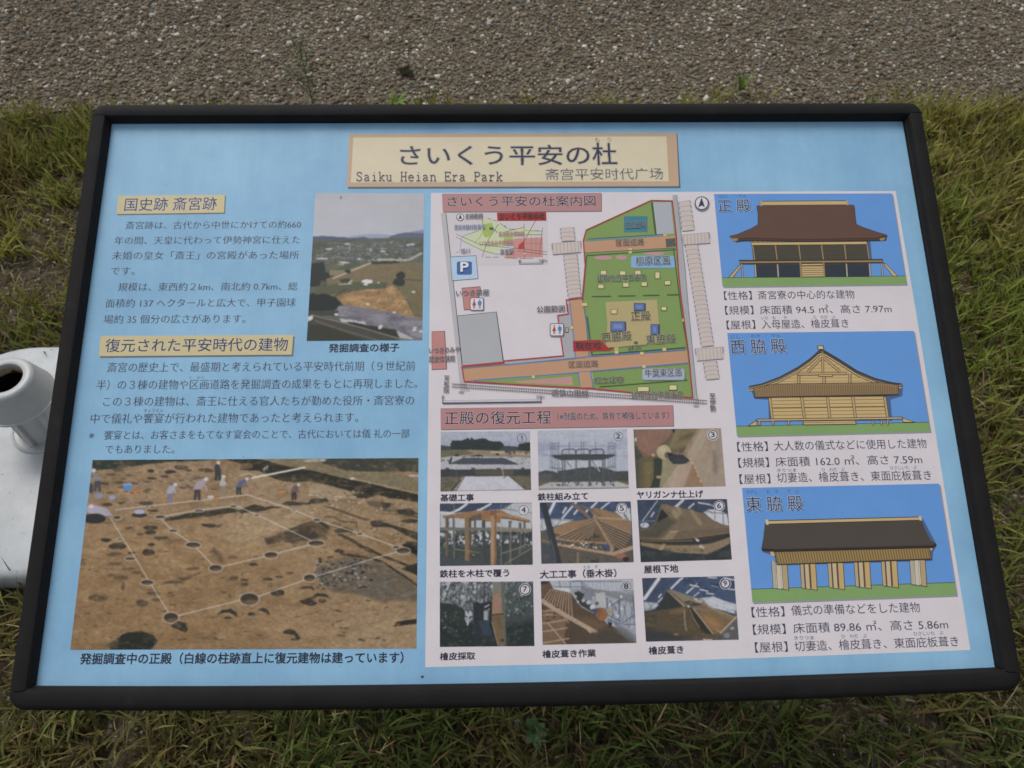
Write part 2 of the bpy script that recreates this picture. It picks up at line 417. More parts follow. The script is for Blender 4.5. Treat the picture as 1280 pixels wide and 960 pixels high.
OUTR = ((0.026, (204, 186, 186)),)
plaque(ZM1, [(75, 13), (1269, 7), (1269, 143), (80, 149)], (172, 128, 128),
       [(('さいくう平安の杜案内図', 116, 110, 1228, 105, 76, (58, 54, 74), 0.010), dict(outline=OUTR))])
plaque(ZH, [(68, 66), (1926, 40), (1932, 207), (70, 236)], (172, 126, 126),
       [(('正殿の復元工程', 100, 198, 955, 190, 104, (52, 52, 70), 0.008), dict(outline=OUTR)),
        (('（※耐震のため、鉄骨で補強しています）', 1003, 163, 1896, 152, 60, (56, 52, 70), 0.010), dict(outline=((0.026, (204, 188, 190)),)))])

# running text
q = Print(ZA, 1.2e-4)
for t in (('斎宮跡は、古代から中世にかけての約660', 250, 250, 1218, 245, 43), ('年の間、天皇に代わって伊勢神宮に仕えた', 188, 334, 1213, 329, 43),
          ('未婚の皇女「斎王」の宮殿があった場所', 175, 418, 1208, 414, 45), ('です。', 168, 503, 300, 502, 45),
          ('規模は、東西約２km、南北約 0.7km、総', 208, 592, 1200, 587, 46), ('面積約 137 ヘクタールと広大で、甲子園球', 140, 682, 1190, 676, 46),
          ('場約 35 個分の広さがあります。', 128, 771, 912, 767, 48)):
    q.text(*t, BODY, 0, 'mincho')
q.build('paragraph')
q = Print(ZB, 1.2e-4)
for t in (('斎宮の歴史上で、最盛期と考えられている平安時代前期（９世紀前', 100, 165, 1247, 159, 36), ('半）の３棟の建物や区画道路を発掘調査の成果をもとに再現しました。', 60, 230, 1255, 224, 36),
          ('この３棟の建物は、斎王に仕える官人たちが勤めた役所・斎宮寮の', 85, 292, 1243, 287, 36), ('中で儀礼や饗宴が行われた建物であったと考えられます。', 38, 356, 1035, 351, 37),
          ('※　饗宴とは、お客さまをもてなす宴会のことで、古代においては儀 礼の一部', 32, 416, 1226, 409, 33), ('でもありました。', 93, 468, 350, 467, 33)):
    q.text(*t, BODY, 0, 'mincho')
q.text('く　かく', 407, 190, 460, 190, 11, (120, 110, 120), 0, None); q.text('きょうえん', 238, 313, 310, 312, 12, (122, 104, 112), 0, None)
q.build('paragraph')

def caption(z, *items):
    for t in items:
        sh = (0.03, 0.04, 0.01, (150, 148, 158)) if z in (ZH, ZK, ZG, ZL) else None
        Print(z, 1.2e-4).text(*t[:6], DARK, t[6] + .010 if len(t) > 6 else 0.026, shadow=sh).build('caption')
caption(ZC, ('発掘調査の様子', 135, 918, 518, 914, 45))
caption(ZD, ('発掘調査中の正殿（白線の柱跡直上に復元建物は建っています）', 55, 752, 1180, 747, 37))
caption(ZH, ('基礎工事', 68, 811, 334, 808, 56, 0.02), ('鉄柱組み立て', 848, 804, 1248, 796, 56, 0.02))
caption(ZK, ('ヤリガンナ仕上げ', 465, 750, 970, 742, 54, 0.02))
caption(ZG, ('鉄柱を木柱で覆う', 45, 466, 440, 460, 42, 0.02), ('檜皮採取', 45, 938, 246, 934, 42, 0.02), ('檜皮葺き作業', 632, 925, 936, 918, 42, 0.02))
q = Print(ZG, 1.2e-4).text('大工工事（垂木掛）', 618, 471, 1054, 462, 44, DARK, 0.03, shadow=(0.03, 0.04, 0.01, (150, 148, 158)))
q.text('たる　き', 866, 416, 946, 413, 18, DARK, 0); q.build('caption')
caption(ZL, ('屋根下地', 372, 465, 558, 460, 42, 0.02), ('檜皮葺き', 398, 908, 586, 902, 42, 0.02))

def notes(z, rows, ruby):
    q = Print(z, 1.2e-4)
    for t in rows: q.text(*t, (62, 64, 82), 0.0)
    for t in ruby: q.text(*t, (80, 80, 98), 0.0)
    q.build('description')
notes(Z1, (('【性格】', 76, 714, 247, 711, 52), ('斎宮寮の中心的な建物', 285, 711, 879, 704, 52), ('【規模】', 83, 805, 257, 802, 53), ('床面積 94.5 ㎡、高さ 7.97m', 297, 802, 1108, 793, 52),
           ('【屋根】', 92, 895, 268, 891, 53), ('入母屋造、檜皮葺き', 308, 891, 843, 884, 53)), (('いり　も　　や', 305, 836, 462, 833, 22), ('ひ　わだ　ぶ', 625, 831, 760, 829, 22)))
notes(Z2, (('【性格】', 97, 727, 266, 723, 52), ('大人数の儀式などに使用した建物', 300, 722, 1143, 707, 52), ('【規模】', 103, 815, 272, 811, 52), ('床面積 162.0 ㎡、高さ 7.59m', 308, 810, 1118, 794, 52),
           ('【屋根】', 110, 905, 280, 901, 52), ('切妻造、檜皮葺き、東面庇板葺き', 317, 897, 1168, 882, 53)), (('きりつま', 316, 840, 422, 838, 20), ('ひ　わだ　ぶ', 562, 836, 690, 834, 20), ('ひさしいた　ぶ', 940, 826, 1087, 822, 20)))
notes(Z3, (('【性格】', 120, 687, 284, 682, 50), ('儀式の準備などをした建物', 318, 678, 962, 661, 50), ('【規模】', 127, 774, 290, 769, 50), ('床面積 89.86 ㎡、高さ 5.86m', 328, 767, 1103, 745, 50),
           ('【屋根】', 137, 863, 300, 858, 50), ('切妻造、檜皮葺き、東面庇板葺き', 335, 857, 1155, 831, 50)), (('きりつま', 332, 800, 430, 798, 20), ('ひ　わだ　ぶ', 568, 792, 695, 789, 20), ('ひさしいた　ぶ', 930, 779, 1078, 774, 20)))

# ---- three drawings of the buildings
SKY = (97, 145, 205); LAWN = (124, 156, 98); WOOD = (192, 166, 118); WOODD = (150, 128, 90); ROOF1 = (96, 72, 62); ROOF2 = (76, 70, 64); INK = (62, 58, 54)
def drawing(z, quad, horizon, title, ruby, th):
    q = Print(z, 1.2e-4)
    TL, TR, BR, BL = [np.array(v, float) for v in quad]
    q.poly([TL + (6, 8), TR + (8, 8), BR + (7, 8), BL + (6, 9)], (140, 140, 150)); q.poly(quad, SKY)
    hl, hr = horizon
    fl = (hl - TL[1]) / (BL[1] - TL[1]); fr = (hr - TR[1]) / (BR[1] - TR[1])
    a = TL + (BL - TL) * fl; b = TR + (BR - TR) * fr
    r = 12
    q.poly([a, b, BR + (0, -r), BR + (-r * .3, -r * .3), BR + (-r, 0.3), BL + (r, 0), BL + (r * .3, -r * .3), BL + (-1, -r)], LAWN); q.line([a, b], 3, INK)
    t, xl, yl, xr, yr = title
    q.text(t, xl, yl, xr, yr, th, (52, 62, 84), 0.0, outline=((0.040, (156, 172, 198)),), shadow=(0.07, 0.08, 0.03, (66, 88, 128)))
    q.text(*ruby, (70, 90, 128), 0.0)
    return q
# main hall: hip and gable roof, raised floor, stair
q = drawing(Z1, [(12, 62), (1107, 58), (1197, 618), (65, 632)], (577, 566), ('正 殿', 38, 172, 240, 168), ('せい　　でん', 40, 88, 215, 84, 20), 74)
SH = (76, 96, 134)
q.poly([(282, 140), (868, 136), (886, 250), (1084, 318), (1062, 352), (975, 354), (985, 470), (955, 478), (255, 482), (240, 355), (140, 356), (112, 326), (280, 256)], SH)
q.poly([(240, 350), (955, 344), (972, 480), (980, 572), (265, 577), (258, 480)], (74, 70, 58))
q.poly([(262, 500), (962, 494), (968, 570), (270, 576)], (50, 56, 66))
for i, (xa, xb) in enumerate(((240, 258), (380, 396), (524, 540), (664, 680), (806, 820), (944, 962))):
    q.poly([(xa, 352), (xa + 13, 352), (xb + 13, 480), (xb, 480)], INK); q.poly([(xa + 2, 352), (xa + 10, 352), (xb + 10, 480), (xb + 3, 480)], WOODD)
    q.poly([(xb - 1, 490), (xb + 13, 490), (xb + 19, 574), (xb + 5, 574)], INK); q.poly([(xb + 2, 490), (xb + 10, 490), (xb + 16, 572), (xb + 8, 572)], (170, 160, 140))
for xa in range(262, 940, 141): q.lines([[(xa + 4, y), (xa + 126, y - 1)] for y in (400, 424, 448)], 1.6, (84, 82, 68))
q.poly([(238, 346), (952, 340), (954, 372), (240, 378)], INK); q.poly([(241, 362), (950, 356), (951, 370), (243, 376)], WOOD); q.poly([(240, 349), (950, 343), (951, 353), (241, 359)], WOODD)
for k in range(24): q.rect(246 + k * 30, 347 - k * .25, 258 + k * 30, 357 - k * .25, (110, 94, 66))
q.poly([(168, 472), (1050, 466), (1054, 488), (172, 496)], INK); q.poly([(172, 478), (1048, 471), (1050, 480), (174, 487)], WOODD)
q.line([(165, 470), (1052, 464)], 4, INK)
q.poly([(175, 494), (187, 494), (196, 576), (184, 576)], INK); q.poly([(178, 494), (184, 494), (193, 576), (187, 576)], (172, 162, 144))
q.poly([(1038, 488), (1048, 488), (1056, 568), (1044, 568)], INK); q.poly([(1040, 488), (1046, 488), (1053, 568), (1047, 568)], (172, 162, 144))
q.poly([(165, 500), (182, 500), (130, 576), (100, 577)], INK); q.poly([(167, 504), (179, 502), (127, 575), (106, 576)], WOOD)
q.poly([(1050, 488), (1068, 490), (1142, 566), (1112, 567)], INK); q.poly([(1056, 492), (1068, 494), (1137, 565), (1114, 566)], WOOD)
q.poly([(548, 506), (686, 504), (694, 572), (554, 574)], INK)
for k in range(5): q.poly([(550 + k, 509 + k * 13), (684 + k * 1.6, 507 + k * 13), (686 + k * 1.6, 517 + k * 13), (552 + k, 519 + k * 13)], WOOD)
q.poly([(538, 484), (548, 484), (554, 575), (543, 575)], WOODD); q.poly([(680, 482), (690, 482), (696, 573), (686, 573)], WOODD)
q.poly([(545, 490), (684, 488), (685, 504), (547, 506)], INK); q.poly([(550, 494), (681, 492), (682, 500), (551, 502)], WOOD)
roof = [(274, 134), (290, 132), (862, 128), (874, 136), (878, 190), (886, 248), (930, 268), (1000, 292), (1072, 314), (1066, 340), (1020, 342), (600, 350), (200, 342), (145, 350), (108, 320), (170, 304), (232, 280), (284, 250), (284, 190)]
q.poly([(x + 4, y + 9) for x, y in roof], (58, 52, 50)); q.poly(roof, ROOF1)
q.line([(110, 324), (145, 342), (200, 335), (600, 343), (1020, 335), (1070, 318)], 8, (70, 52, 46))
q.line(roof[-4:] + roof[:1], 3, INK); q.line(roof[2:9], 3, INK)
for k in range(5): q.line([(284 - k * 0.3, 160 + k * 34), (876 + k * 2, 156 + k * 34)], 1.2, (90, 67, 58))
q.poly([(298, 106), (830, 102), (834, 130), (302, 134)], INK); q.poly([(303, 110), (826, 106), (829, 127), (306, 131)], WOOD)
q.poly([(294, 106), (308, 106), (310, 136), (297, 136)], (176, 152, 110)); q.poly([(822, 102), (832, 102), (836, 131), (826, 131)], (176, 152, 110))
q.poly([(112, 325), (132, 336), (160, 336), (158, 348), (138, 356), (130, 346)], WOODD); q.poly([(1030, 336), (1064, 330), (1058, 348), (1034, 350)], WOODD)
q.build('building_drawing')
# west side hall: gable end
q = drawing(Z2, [(40, 72), (1068, 60), (1160, 616), (93, 640)], (586, 564), ('西 脇 殿', 62, 186, 365, 179), ('にし　　わき　　でん', 62, 104, 335, 96, 20), 76)
q.poly([(170, 382), (300, 330), (440, 270), (548, 174), (575, 170), (700, 250), (820, 310), (1010, 358), (1006, 420), (940, 440), (950, 556), (270, 560), (266, 440), (190, 436)], SH)
q.poly([(276, 366), (430, 290), (560, 184), (730, 276), (890, 346), (900, 420), (930, 548), (290, 552), (270, 420)], WOOD)
for k in range(6): q.line([(290, 446 + k * 20), (912 + k * 2, 438 + k * 20)], 3 if k != 2 else 7, (112, 92, 62))
for k in range(6): q.line([(430 - k * 40 + 60, 250 + k * 18), (650 + k * 40, 246 + k * 18)], 2, (132, 110, 76))
for xa, xb in ((268, 282), (444, 460), (586, 600), (726, 742), (902, 920)):
    q.poly([(xa - 3, 426), (xa + 15, 426), (xb + 15, 556), (xb - 1, 556)], INK); q.poly([(xa, 426), (xa + 12, 426), (xb + 12, 555), (xb + 2, 555)], (178, 152, 106))
for xa in (428, 568, 710): q.rect(xa - 3, 296, xa + 15, 350, INK); q.rect(xa, 296, xa + 11, 350, (178, 152, 106))
q.poly([(556, 205), (574, 205), (574, 300), (562, 300)], INK); q.poly([(560, 208), (571, 208), (571, 300), (564, 300)], (178, 152, 106))
q.poly([(430, 292), (700, 288), (702, 304), (430, 308)], INK); q.poly([(432, 295), (698, 291), (699, 300), (432, 304)], (182, 156, 110))
q.rect(542, 300, 622, 314, INK); q.rect(546, 303, 618, 310, WOOD)
q.line([(556, 212), (482, 290)], 16, INK); q.line([(556, 212), (482, 290)], 9, (182, 156, 110)); q.line([(572, 210), (662, 286)], 16, INK); q.line([(572, 210), (662, 286)], 9, (182, 156, 110))
rl = [(160, 364), (230, 350), (330, 312), (430, 258), (500, 208), (545, 166), (560, 162), (575, 166)]; rr = [(560, 162), (580, 168), (660, 216), (760, 280), (860, 322), (940, 342), (1002, 350)]
q.line([(x, y + 18) for x, y in rl[:-1]], 26, INK); q.line([(x, y + 18) for x, y in rr], 26, INK)
q.line([(x, y + 25) for x, y in rl[:-1]], 7, (182, 160, 118)); q.line([(x, y + 25) for x, y in rr], 7, (182, 160, 118))
q.line([(x, y + 13) for x, y in rl[:-1]], 8, (150, 128, 92)); q.line([(x, y + 13) for x, y in rr], 8, (150, 128, 92))
q.poly(rl + [(545, 186), (500, 224), (430, 272), (330, 324), (230, 360), (165, 372)], (66, 64, 62)); q.poly(rr + [(1000, 358), (935, 352), (855, 334), (750, 292), (650, 230), (575, 186)], (66, 64, 62))
q.poly([(534, 142), (570, 140), (576, 162), (538, 164)], INK); q.poly([(539, 145), (566, 144), (571, 160), (543, 161)], (196, 176, 130))
q.poly([(182, 374), (300, 352), (880, 344), (985, 356), (986, 412), (900, 422), (190, 430)], INK)
q.poly([(186, 376), (300, 356), (880, 347), (980, 360), (982, 408), (900, 416), (194, 425)], (138, 116, 84))
for k in range(62): q.line([(192 + k * 12.8, 376 - 16 * min(1, k / 9) + 10 * max(0, (k - 52) / 10)), (197 + k * 12.7, 423 - k * .22)], 2.6, (96, 80, 58))
q.line([(190, 428), (982, 412)], 6, INK)
q.poly([(200, 546), (1006, 534), (1010, 548), (204, 560)], INK); q.poly([(204, 550), (1002, 538), (1004, 545), (206, 557)], WOOD)
q.poly([(455, 556), (748, 552), (752, 576), (458, 580)], INK); q.poly([(459, 560), (745, 556), (748, 573), (462, 577)], WOOD); q.line([(460, 567), (747, 563)], 2.4, INK)
for x in (212, 286, 372, 838, 884, 918): q.rect(x, 556, x + 12, 580, INK); q.rect(x + 2, 556, x + 9, 579, (178, 152, 106))
q.poly([(150, 586), (200, 552), (206, 584)], INK); q.poly([(162, 582), (198, 558), (202, 581)], WOOD); q.poly([(1005, 538), (1078, 564), (1008, 566)], INK); q.poly([(1008, 543), (1066, 562), (1010, 563)], WOOD)
q.build('building_drawing')
# east side hall: long ridge, open bays
q = drawing(Z3, [(70, 40), (1055, 18), (1143, 576), (122, 612)], (546, 512), ('東 脇 殿', 92, 158, 378, 150), ('ひがし　　わ　き　　で　ん', 92, 70, 355, 64, 19), 72)
q.poly([(184, 215), (975, 195), (1044, 325), (1025, 362), (1022, 404), (250, 428), (232, 380), (172, 360)], SH)
def bay(x, y, pale=False):
    for k, (dx, w) in enumerate(((0, 16), (22, 20), (50, 26))):
        c = ((178, 160, 124), (188, 172, 136), (186, 160, 110))[k] if not pale else ((176, 166, 146), (196, 184, 160), (172, 152, 116))[k]
        q.poly([(x + dx - 3, y - 14), (x + dx + w + 2, y - 14), (x + dx + w + 12, y + 126 + k * 4), (x + dx + 7, y + 122 + k * 3)], INK)
        q.poly([(x + dx, y - 14), (x + dx + w - 1, y - 14), (x + dx + w + 8, y + 122 + k * 4), (x + dx + 9, y + 119 + k * 3)], c)
        if not pale and k < 2: q.poly([(x + dx + w + 1, y - 10), (x + dx + w + 6, y - 10), (x + dx + w + 15, y + 118), (x + dx + w + 10, y + 118)], (112, 70, 66))
        if pale and k < 2: q.poly([(x + dx + w + 1, y - 10), (x + dx + w + 7, y - 10), (x + dx + w + 16, y + 120), (x + dx + w + 9, y + 120)], (206, 204, 204))
bay(218, 420, True); bay(360, 420); bay(498, 417); bay(630, 412); bay(766, 408); bay(908, 402, True)
q.poly([(210, 356), (232, 350), (236, 380), (214, 378)], WOOD); q.poly([(1000, 334), (1022, 332), (1020, 352), (1004, 352)], WOOD)
roof = [(184, 220), (965, 200), (985, 250), (1010, 300), (1040, 320), (1020, 332), (240, 352), (166, 346), (176, 290)]
av = [(232, 352), (1002, 332), (1014, 392), (248, 420)]
q.poly([(228, 356), (1008, 335), (1018, 400), (244, 426)], INK); q.poly(av, (150, 126, 82))
for k in range(58): q.line([(238 + k * 13.3, 356 - k * .35), (254 + k * 13.2, 419 - k * .48)], 4.2, (104, 86, 54))
q.poly([(x + 3, y + 8) for x, y in roof], (48, 44, 42)); q.poly(roof, ROOF2)
q.line([(168, 344), (240, 349), (1020, 329), (1038, 320)], 6, (52, 46, 44))
q.poly([(188, 202), (962, 183), (966, 203), (192, 224)], INK); q.poly([(194, 206), (958, 187), (961, 199), (196, 219)], WOOD)
q.poly([(186, 198), (200, 198), (202, 224), (190, 224)], (200, 184, 146)); q.poly([(952, 180), (964, 180), (968, 203), (957, 203)], (200, 184, 146))
q.build('building_drawing')

# ---- guide map of the park
q = Print(ZM1, 1.2e-4); q.ht = 1.05e-3
PINK = (182, 128, 124); GREEN = (124, 148, 88); SAND = (184, 144, 114); GREY = (166, 168, 172); RED = (166, 58, 58); BLU = (94, 122, 168); ROADG = (176, 174, 176)
def lab(t, xl, yl, xr, yr, h, c=(70, 70, 86), o=(196, 190, 190), off=0.012): q.text(t, xl, yl, xr, yr, h * 1.08, tuple(int(k * .82) for k in c), off, outline=((0.034, o),))
# road on the left edge
q.poly([(65, 158), (105, 156), (186, 925), (262, 1460), (290, 1495), (215, 1500)], ROADG); q.line([(105, 158), (186, 925), (225, 1300)], 5, LINEC)
# small overview inset
q.poly([(112, 158), (865, 150), (872, 545), (150, 552)], (199, 193, 196))
q.poly([(375, 215), (420, 195), (500, 235), (560, 275), (690, 270), (745, 290), (828, 320), (700, 330), (610, 345), (600, 380), (440, 470), (370, 430), (215, 360), (240, 330), (345, 290)], (192, 200, 164))
q.poly([(375, 300), (400, 240), (450, 230), (465, 290), (440, 330), (400, 345)], (160, 176, 92)); q.poly([(540, 345), (605, 340), (610, 390), (540, 385)], (158, 174, 96))
q.poly([(610, 350), (830, 340), (832, 490), (720, 490), (545, 500), (545, 480), (610, 440)], (192, 138, 132))
q.poly([(652, 395), (690, 365), (694, 430), (645, 428)], (172, 64, 60))
q.lines([[(180, 315), (345, 388)], [(180, 335), (240, 372), (380, 440), (480, 466), (600, 466)], [(620, 420), (862, 450)], [(640, 440), (862, 470)], [(500, 240), (420, 360), (375, 490)], [(690, 235), (693, 500)], [(830, 265), (805, 470)], [(510, 235), (560, 270)], [(545, 300), (690, 265)], [(500, 410), (620, 425)], [(345, 390), (500, 410)]], 3.4, (84, 84, 90))
q.lines([[(610, 320), (830, 320)], [(745, 320), (745, 490)], [(780, 320), (780, 490)], [(700, 385), (830, 390)]], 2, (120, 100, 92)); q.line([(700, 290), (830, 295)], 3, (120, 128, 84)); q.line([(700, 320), (828, 322)], 4, (104, 120, 72))
q.line([(180, 455), (205, 450), (215, 400), (220, 350), (245, 325), (350, 290)], 4, (124, 144, 186)); q.line([(320, 380), (360, 340), (375, 310)], 2.5, (110, 120, 110))
q.lines([[(420, 198), (445, 206)], [(458, 210), (486, 220)], [(540, 250), (560, 268)], [(575, 278), (620, 280)], [(760, 292), (800, 290)], [(400, 490), (440, 488)], [(455, 490), (500, 488)], [(560, 492), (640, 500)], [(660, 500), (760, 496)]], 4, (110, 108, 104))
q.rect(430, 265, 462, 285, (70, 96, 96)); q.line([(465, 280), (490, 305)], 5, (90, 90, 96)); q.ell(483, 466, 8, 5, (160, 156, 158)); q.ell(694, 462, 6, 6, (196, 190, 190))
q.ell(212, 191, 30, 29, (64, 66, 80)); q.ell(212, 190, 25, 24, (208, 204, 206)); q.poly([(212, 168), (228, 208), (212, 199), (196, 208)], (54, 56, 70))
lab('史跡範囲', 250, 204, 378, 200, 34); q.line([(380, 175), (380, 240)], 3, (80, 80, 88))
lab('歴史体験村駐車場', 168, 284, 396, 280, 32, (108, 128, 172), (196, 198, 206)); lab('斎宮歴史博物館', 500, 334, 688, 330, 30, (190, 120, 116), (206, 194, 194)); lab('いつきのみや体験館', 356, 404, 608, 400, 34, (186, 106, 100), (206, 190, 188))
lab('祓川', 216, 462, 284, 460, 32, (104, 124, 168), (198, 198, 206)); lab('斎宮駅', 512, 470, 612, 466, 34)
q.poly([(487, 156), (856, 150), (858, 216), (490, 218)], (158, 52, 52)); lab('さいくう平安の杜', 506, 206, 842, 200, 40, (78, 44, 48), (150, 92, 88)); q.line([(776, 216), (690, 372)], 3.5, (150, 60, 58))
q.line([(658, 514), (658, 542), (832, 540), (832, 512)], 4.5, (70, 72, 84)); q.line([(658, 532), (832, 530)], 3, (150, 148, 152)); q.text('0', 650, 532, 668, 532, 26, (70, 72, 84)); q.text('500m', 806, 530, 864, 528, 26, (70, 72, 84))
# parking, rest house, toilets
q.poly([(136, 486), (332, 476), (348, 652), (150, 668)], LINEC); q.poly([(139, 490), (329, 480), (344, 649), (153, 664)], (172, 194, 222))
q.rrect(186, 522, 300, 622, 14, (62, 98, 156)); q.text('P', 216, 606, 272, 606, 74, (220, 222, 228), 0.035, em=0.74)
q.poly([(222, 720), (362, 708), (370, 750), (352, 770), (360, 878), (240, 888)], LINEC); q.poly([(226, 724), (358, 713), (365, 748), (347, 768), (356, 874), (243, 884)], PINK)
lab('いつき茶屋', 180, 782, 428, 776, 40)
def toilet(x0, y0, x1, y1):
    q.rrect(x0 + 4, y0 + 5, x1 + 5, y1 + 6, 12, (120, 120, 128)); q.rrect(x0, y0, x1, y1, 14, (64, 66, 80)); q.rrect(x0 + 5, y0 + 5, x1 - 5, y1 - 5, 11, (210, 206, 210))
    for cx, c, fem in ((x0 + (x1 - x0) * .31, (168, 62, 60), 1), (x0 + (x1 - x0) * .71, (82, 122, 166), 0)):
        h = y1 - y0; q.ell(cx, y0 + h * .2, h * .06, h * .06, c)
        if fem: q.poly([(cx - 4, y0 + h * .28), (cx + 4, y0 + h * .28), (cx + 15, y0 + h * .62), (cx - 15, y0 + h * .62)], c)
        else: q.poly([(cx - 14, y0 + h * .28), (cx + 14, y0 + h * .28), (cx + 14, y0 + h * .52), (cx + 8, y0 + h * .62), (cx - 8, y0 + h * .62), (cx - 14, y0 + h * .52)], c)
        q.rect(cx - 7, y0 + h * .62, cx - 1.5, y0 + h * .84, c); q.rect(cx + 1.5, y0 + h * .62, cx + 7, y0 + h * .84, c)
toilet(284, 792, 388, 890)
# grey block and the museum field on the left
q.z = ZM3
q.poly([(246, 88), (545, 58), (600, 440), (288, 466)], LINEC); q.poly([(250, 92), (540, 62), (592, 436), (290, 462)], GREY)
q.poly([(58, 206), (157, 203), (172, 490), (58, 494)], LINEC); q.poly([(60, 209), (153, 206), (167, 487), (60, 490)], PINK)
lab('いつきのみや', 38, 374, 268, 366, 42, (92, 88, 98), (194, 176, 176)); lab('歴史体験館', 38, 438, 232, 432, 42, (92, 88, 98), (194, 176, 176))
lab('至', 152, 574, 190, 574, 34); lab('松', 150, 624, 190, 624, 40); lab('阪', 148, 668, 188, 668, 40)
# park ground: grey forecourt, green precinct, sand roads
q.poly([(1000, 88), (1090, 78), (1062, 0), (1130, 0), (1168, 60), (1180, 400), (1150, 420), (600, 452), (598, 436), (1048, 390)], (164, 164, 168))
q.z = ZM2
q.poly([(260, 292), (755, 66), (918, 70), (940, 320), (960, 600), (980, 800), (1037, 1211), (1070, 1567), (314, 1500), (300, 1300), (230, 800), (248, 560), (238, 370)], GREEN)
q.poly([(770, 78), (905, 76), (930, 318), (800, 326)], (166, 170, 176)); q.line([(760, 80), (790, 322)], 16, (72, 92, 62)); q.line([(780, 90), (800, 320)], 3, (180, 180, 178))
q.poly([(268, 362), (860, 322), (862, 338), (268, 378)], (106, 138, 142)); q.line([(275, 360), (845, 324)], 6, (62, 84, 80))
q.poly([(243, 382), (935, 334), (945, 424), (246, 464)], SAND); q.poly([(864, 358), (938, 352), (944, 416), (870, 424)], (92, 92, 88)); q.lines([[(866, 362), (942, 412)], [(938, 356), (872, 420)]], 4, (70, 70, 68))
q.line([(246, 466), (945, 426)], 6, (74, 96, 104)); q.line([(262, 486), (945, 440)], 9, (66, 92, 56))
for xa, ya in ((583, 428), (583, 452), (848, 322)): q.rect(xa - 1, ya - 2, xa + 29, ya + 18, (120, 108, 80)); q.rect(xa, ya, xa + 26, ya + 15, (202, 184, 132))
q.rect(548, 186, 728, 308, (86, 118, 134)); q.rect(548, 186, 718, 300, (64, 122, 138)); lab('脇道遺構', 560, 278, 712, 274, 46, (60, 84, 96), (160, 178, 180))
lab('区画道路', 488, 412, 702, 404, 44, (96, 86, 84), (196, 172, 154))
q.line([(262, 490), (256, 560), (232, 830), (246, 1180), (262, 1420)], 12, (78, 96, 70))
for x0, x1, yy, hh in ((322, 460, 502, 32), (485, 570, 500, 34), (700, 860, 470, 24)): q.ell((x0 + x1) / 2, yy, (x1 - x0) / 2, hh / 2, (186, 140, 146), 20)
q.rrect(606, 490, 946, 584, 16, (112, 130, 140)); q.rrect(602, 486, 940, 578, 16, (132, 168, 200)); lab('柳原区画', 640, 560, 898, 552, 60, (72, 80, 96), (196, 208, 216))
def hut(x, y, w=44, h=30): q.rect(x - 3, y - 2, x + w + 4, y + h + 5, (74, 80, 52)); q.rect(x, y, x + w, y + h, (150, 140, 96)); q.rect(x + 2, y + 2, x + w - 2, y + h - 2, (206, 196, 150))
for x, y in ((370, 600), (516, 604), (632, 600), (350, 706), (540, 694), (680, 688), (858, 678)): hut(x, y)
hut(786, 612, 34, 48); hut(832, 876, 40, 28)
lab('建物位置平面表示', 344, 686, 720, 676, 46, (84, 90, 84), (178, 188, 168))
for x0, x1, yy in ((305, 450, 798), (505, 635, 794), (692, 818, 790), (875, 970, 786)): q.line([(x0, yy), (x1, yy - 2)], 10, (72, 94, 58))
q.line([(925, 430), (940, 560), (968, 780), (984, 914), (1040, 1240), (1090, 1530)], 8, (66, 92, 58))
q.z = ZM4
q.poly([(388, 45), (762, 28), (790, 350), (640, 356), (480, 372), (395, 376), (402, 200)], (174, 160, 116))
# blue roofed halls
for x0, y0, x1, y1 in ((594, 52, 674, 108), (424, 186, 532, 258), (716, 206, 776, 282)):
    q.rect(x0 + 2, y0 + 3, x1 + 8, y1 + 8, (70, 74, 66)); q.rect(x0, y0, x1, y1, (58, 74, 116)); q.rect(x0 + 5, y0 + 5, x1 - 5, y1 - 5, (94, 114, 162)); q.rect(x0 + 22, y0 + 20, x1 - 22, y1 - 20, (116, 136, 178))
hut(430, 100, 42, 30); hut(795, 80, 36, 26)
lab('正殿', 576, 182, 716, 176, 60, (88, 88, 84), (196, 184, 150)); lab('西脇殿', 362, 334, 578, 322, 60, (88, 88, 84), (190, 186, 150)); lab('東脇殿', 686, 352, 900, 340, 60, (88, 88, 84), (186, 188, 158))
q.ell(610, 342, 16, 12, (90, 100, 80)); lab('井戸', 552, 402, 652, 396, 38, (90, 94, 84), (184, 184, 150))
q.line([(482, 374), (690, 360)], 4, (104, 124, 64)); q.poly([(455, 376), (480, 374), (484, 416), (458, 420)], (186, 170, 120))
q.line([(290, 432), (970, 376)], 9, (62, 92, 58)); q.line([(255, 150), (290, 430)], 12, (70, 100, 88))
# sand roads with blue ditches
q.poly([(135, 34), (218, 25), (262, 300), (282, 448), (178, 458), (150, 230)], SAND); q.line([(125, 32), (150, 230), (172, 455)], 12, (128, 134, 150)); q.line([(230, 60), (250, 200), (270, 440)], 9, (92, 118, 132))
q.poly([(-650, 520), (-344, 500), (0, 470), (0, 480), (-644, 536)], (120, 122, 126)); q.poly([(-644, 533), (0, 478), (280, 448), (980, 398), (990, 492), (200, 556), (0, 572), (-638, 620)], SAND)
q.line([(-344, 504), (0, 470), (280, 442), (975, 390)], 10, BLU); q.line([(-572, 616), (0, 574), (200, 556), (990, 488)], 9, BLU)
q.poly([(195, 558), (278, 550), (296, 664), (208, 668)], SAND); q.line([(188, 560), (204, 664)], 8, BLU); q.line([(280, 552), (298, 668)], 8, BLU)
q.poly([(-560, 620), (0, 578), (185, 564), (202, 664), (0, 656), (-252, 642)], GREEN); q.poly([(-290, 624), (0, 598), (142, 585), (154, 650), (-200, 634)], (182, 140, 132))
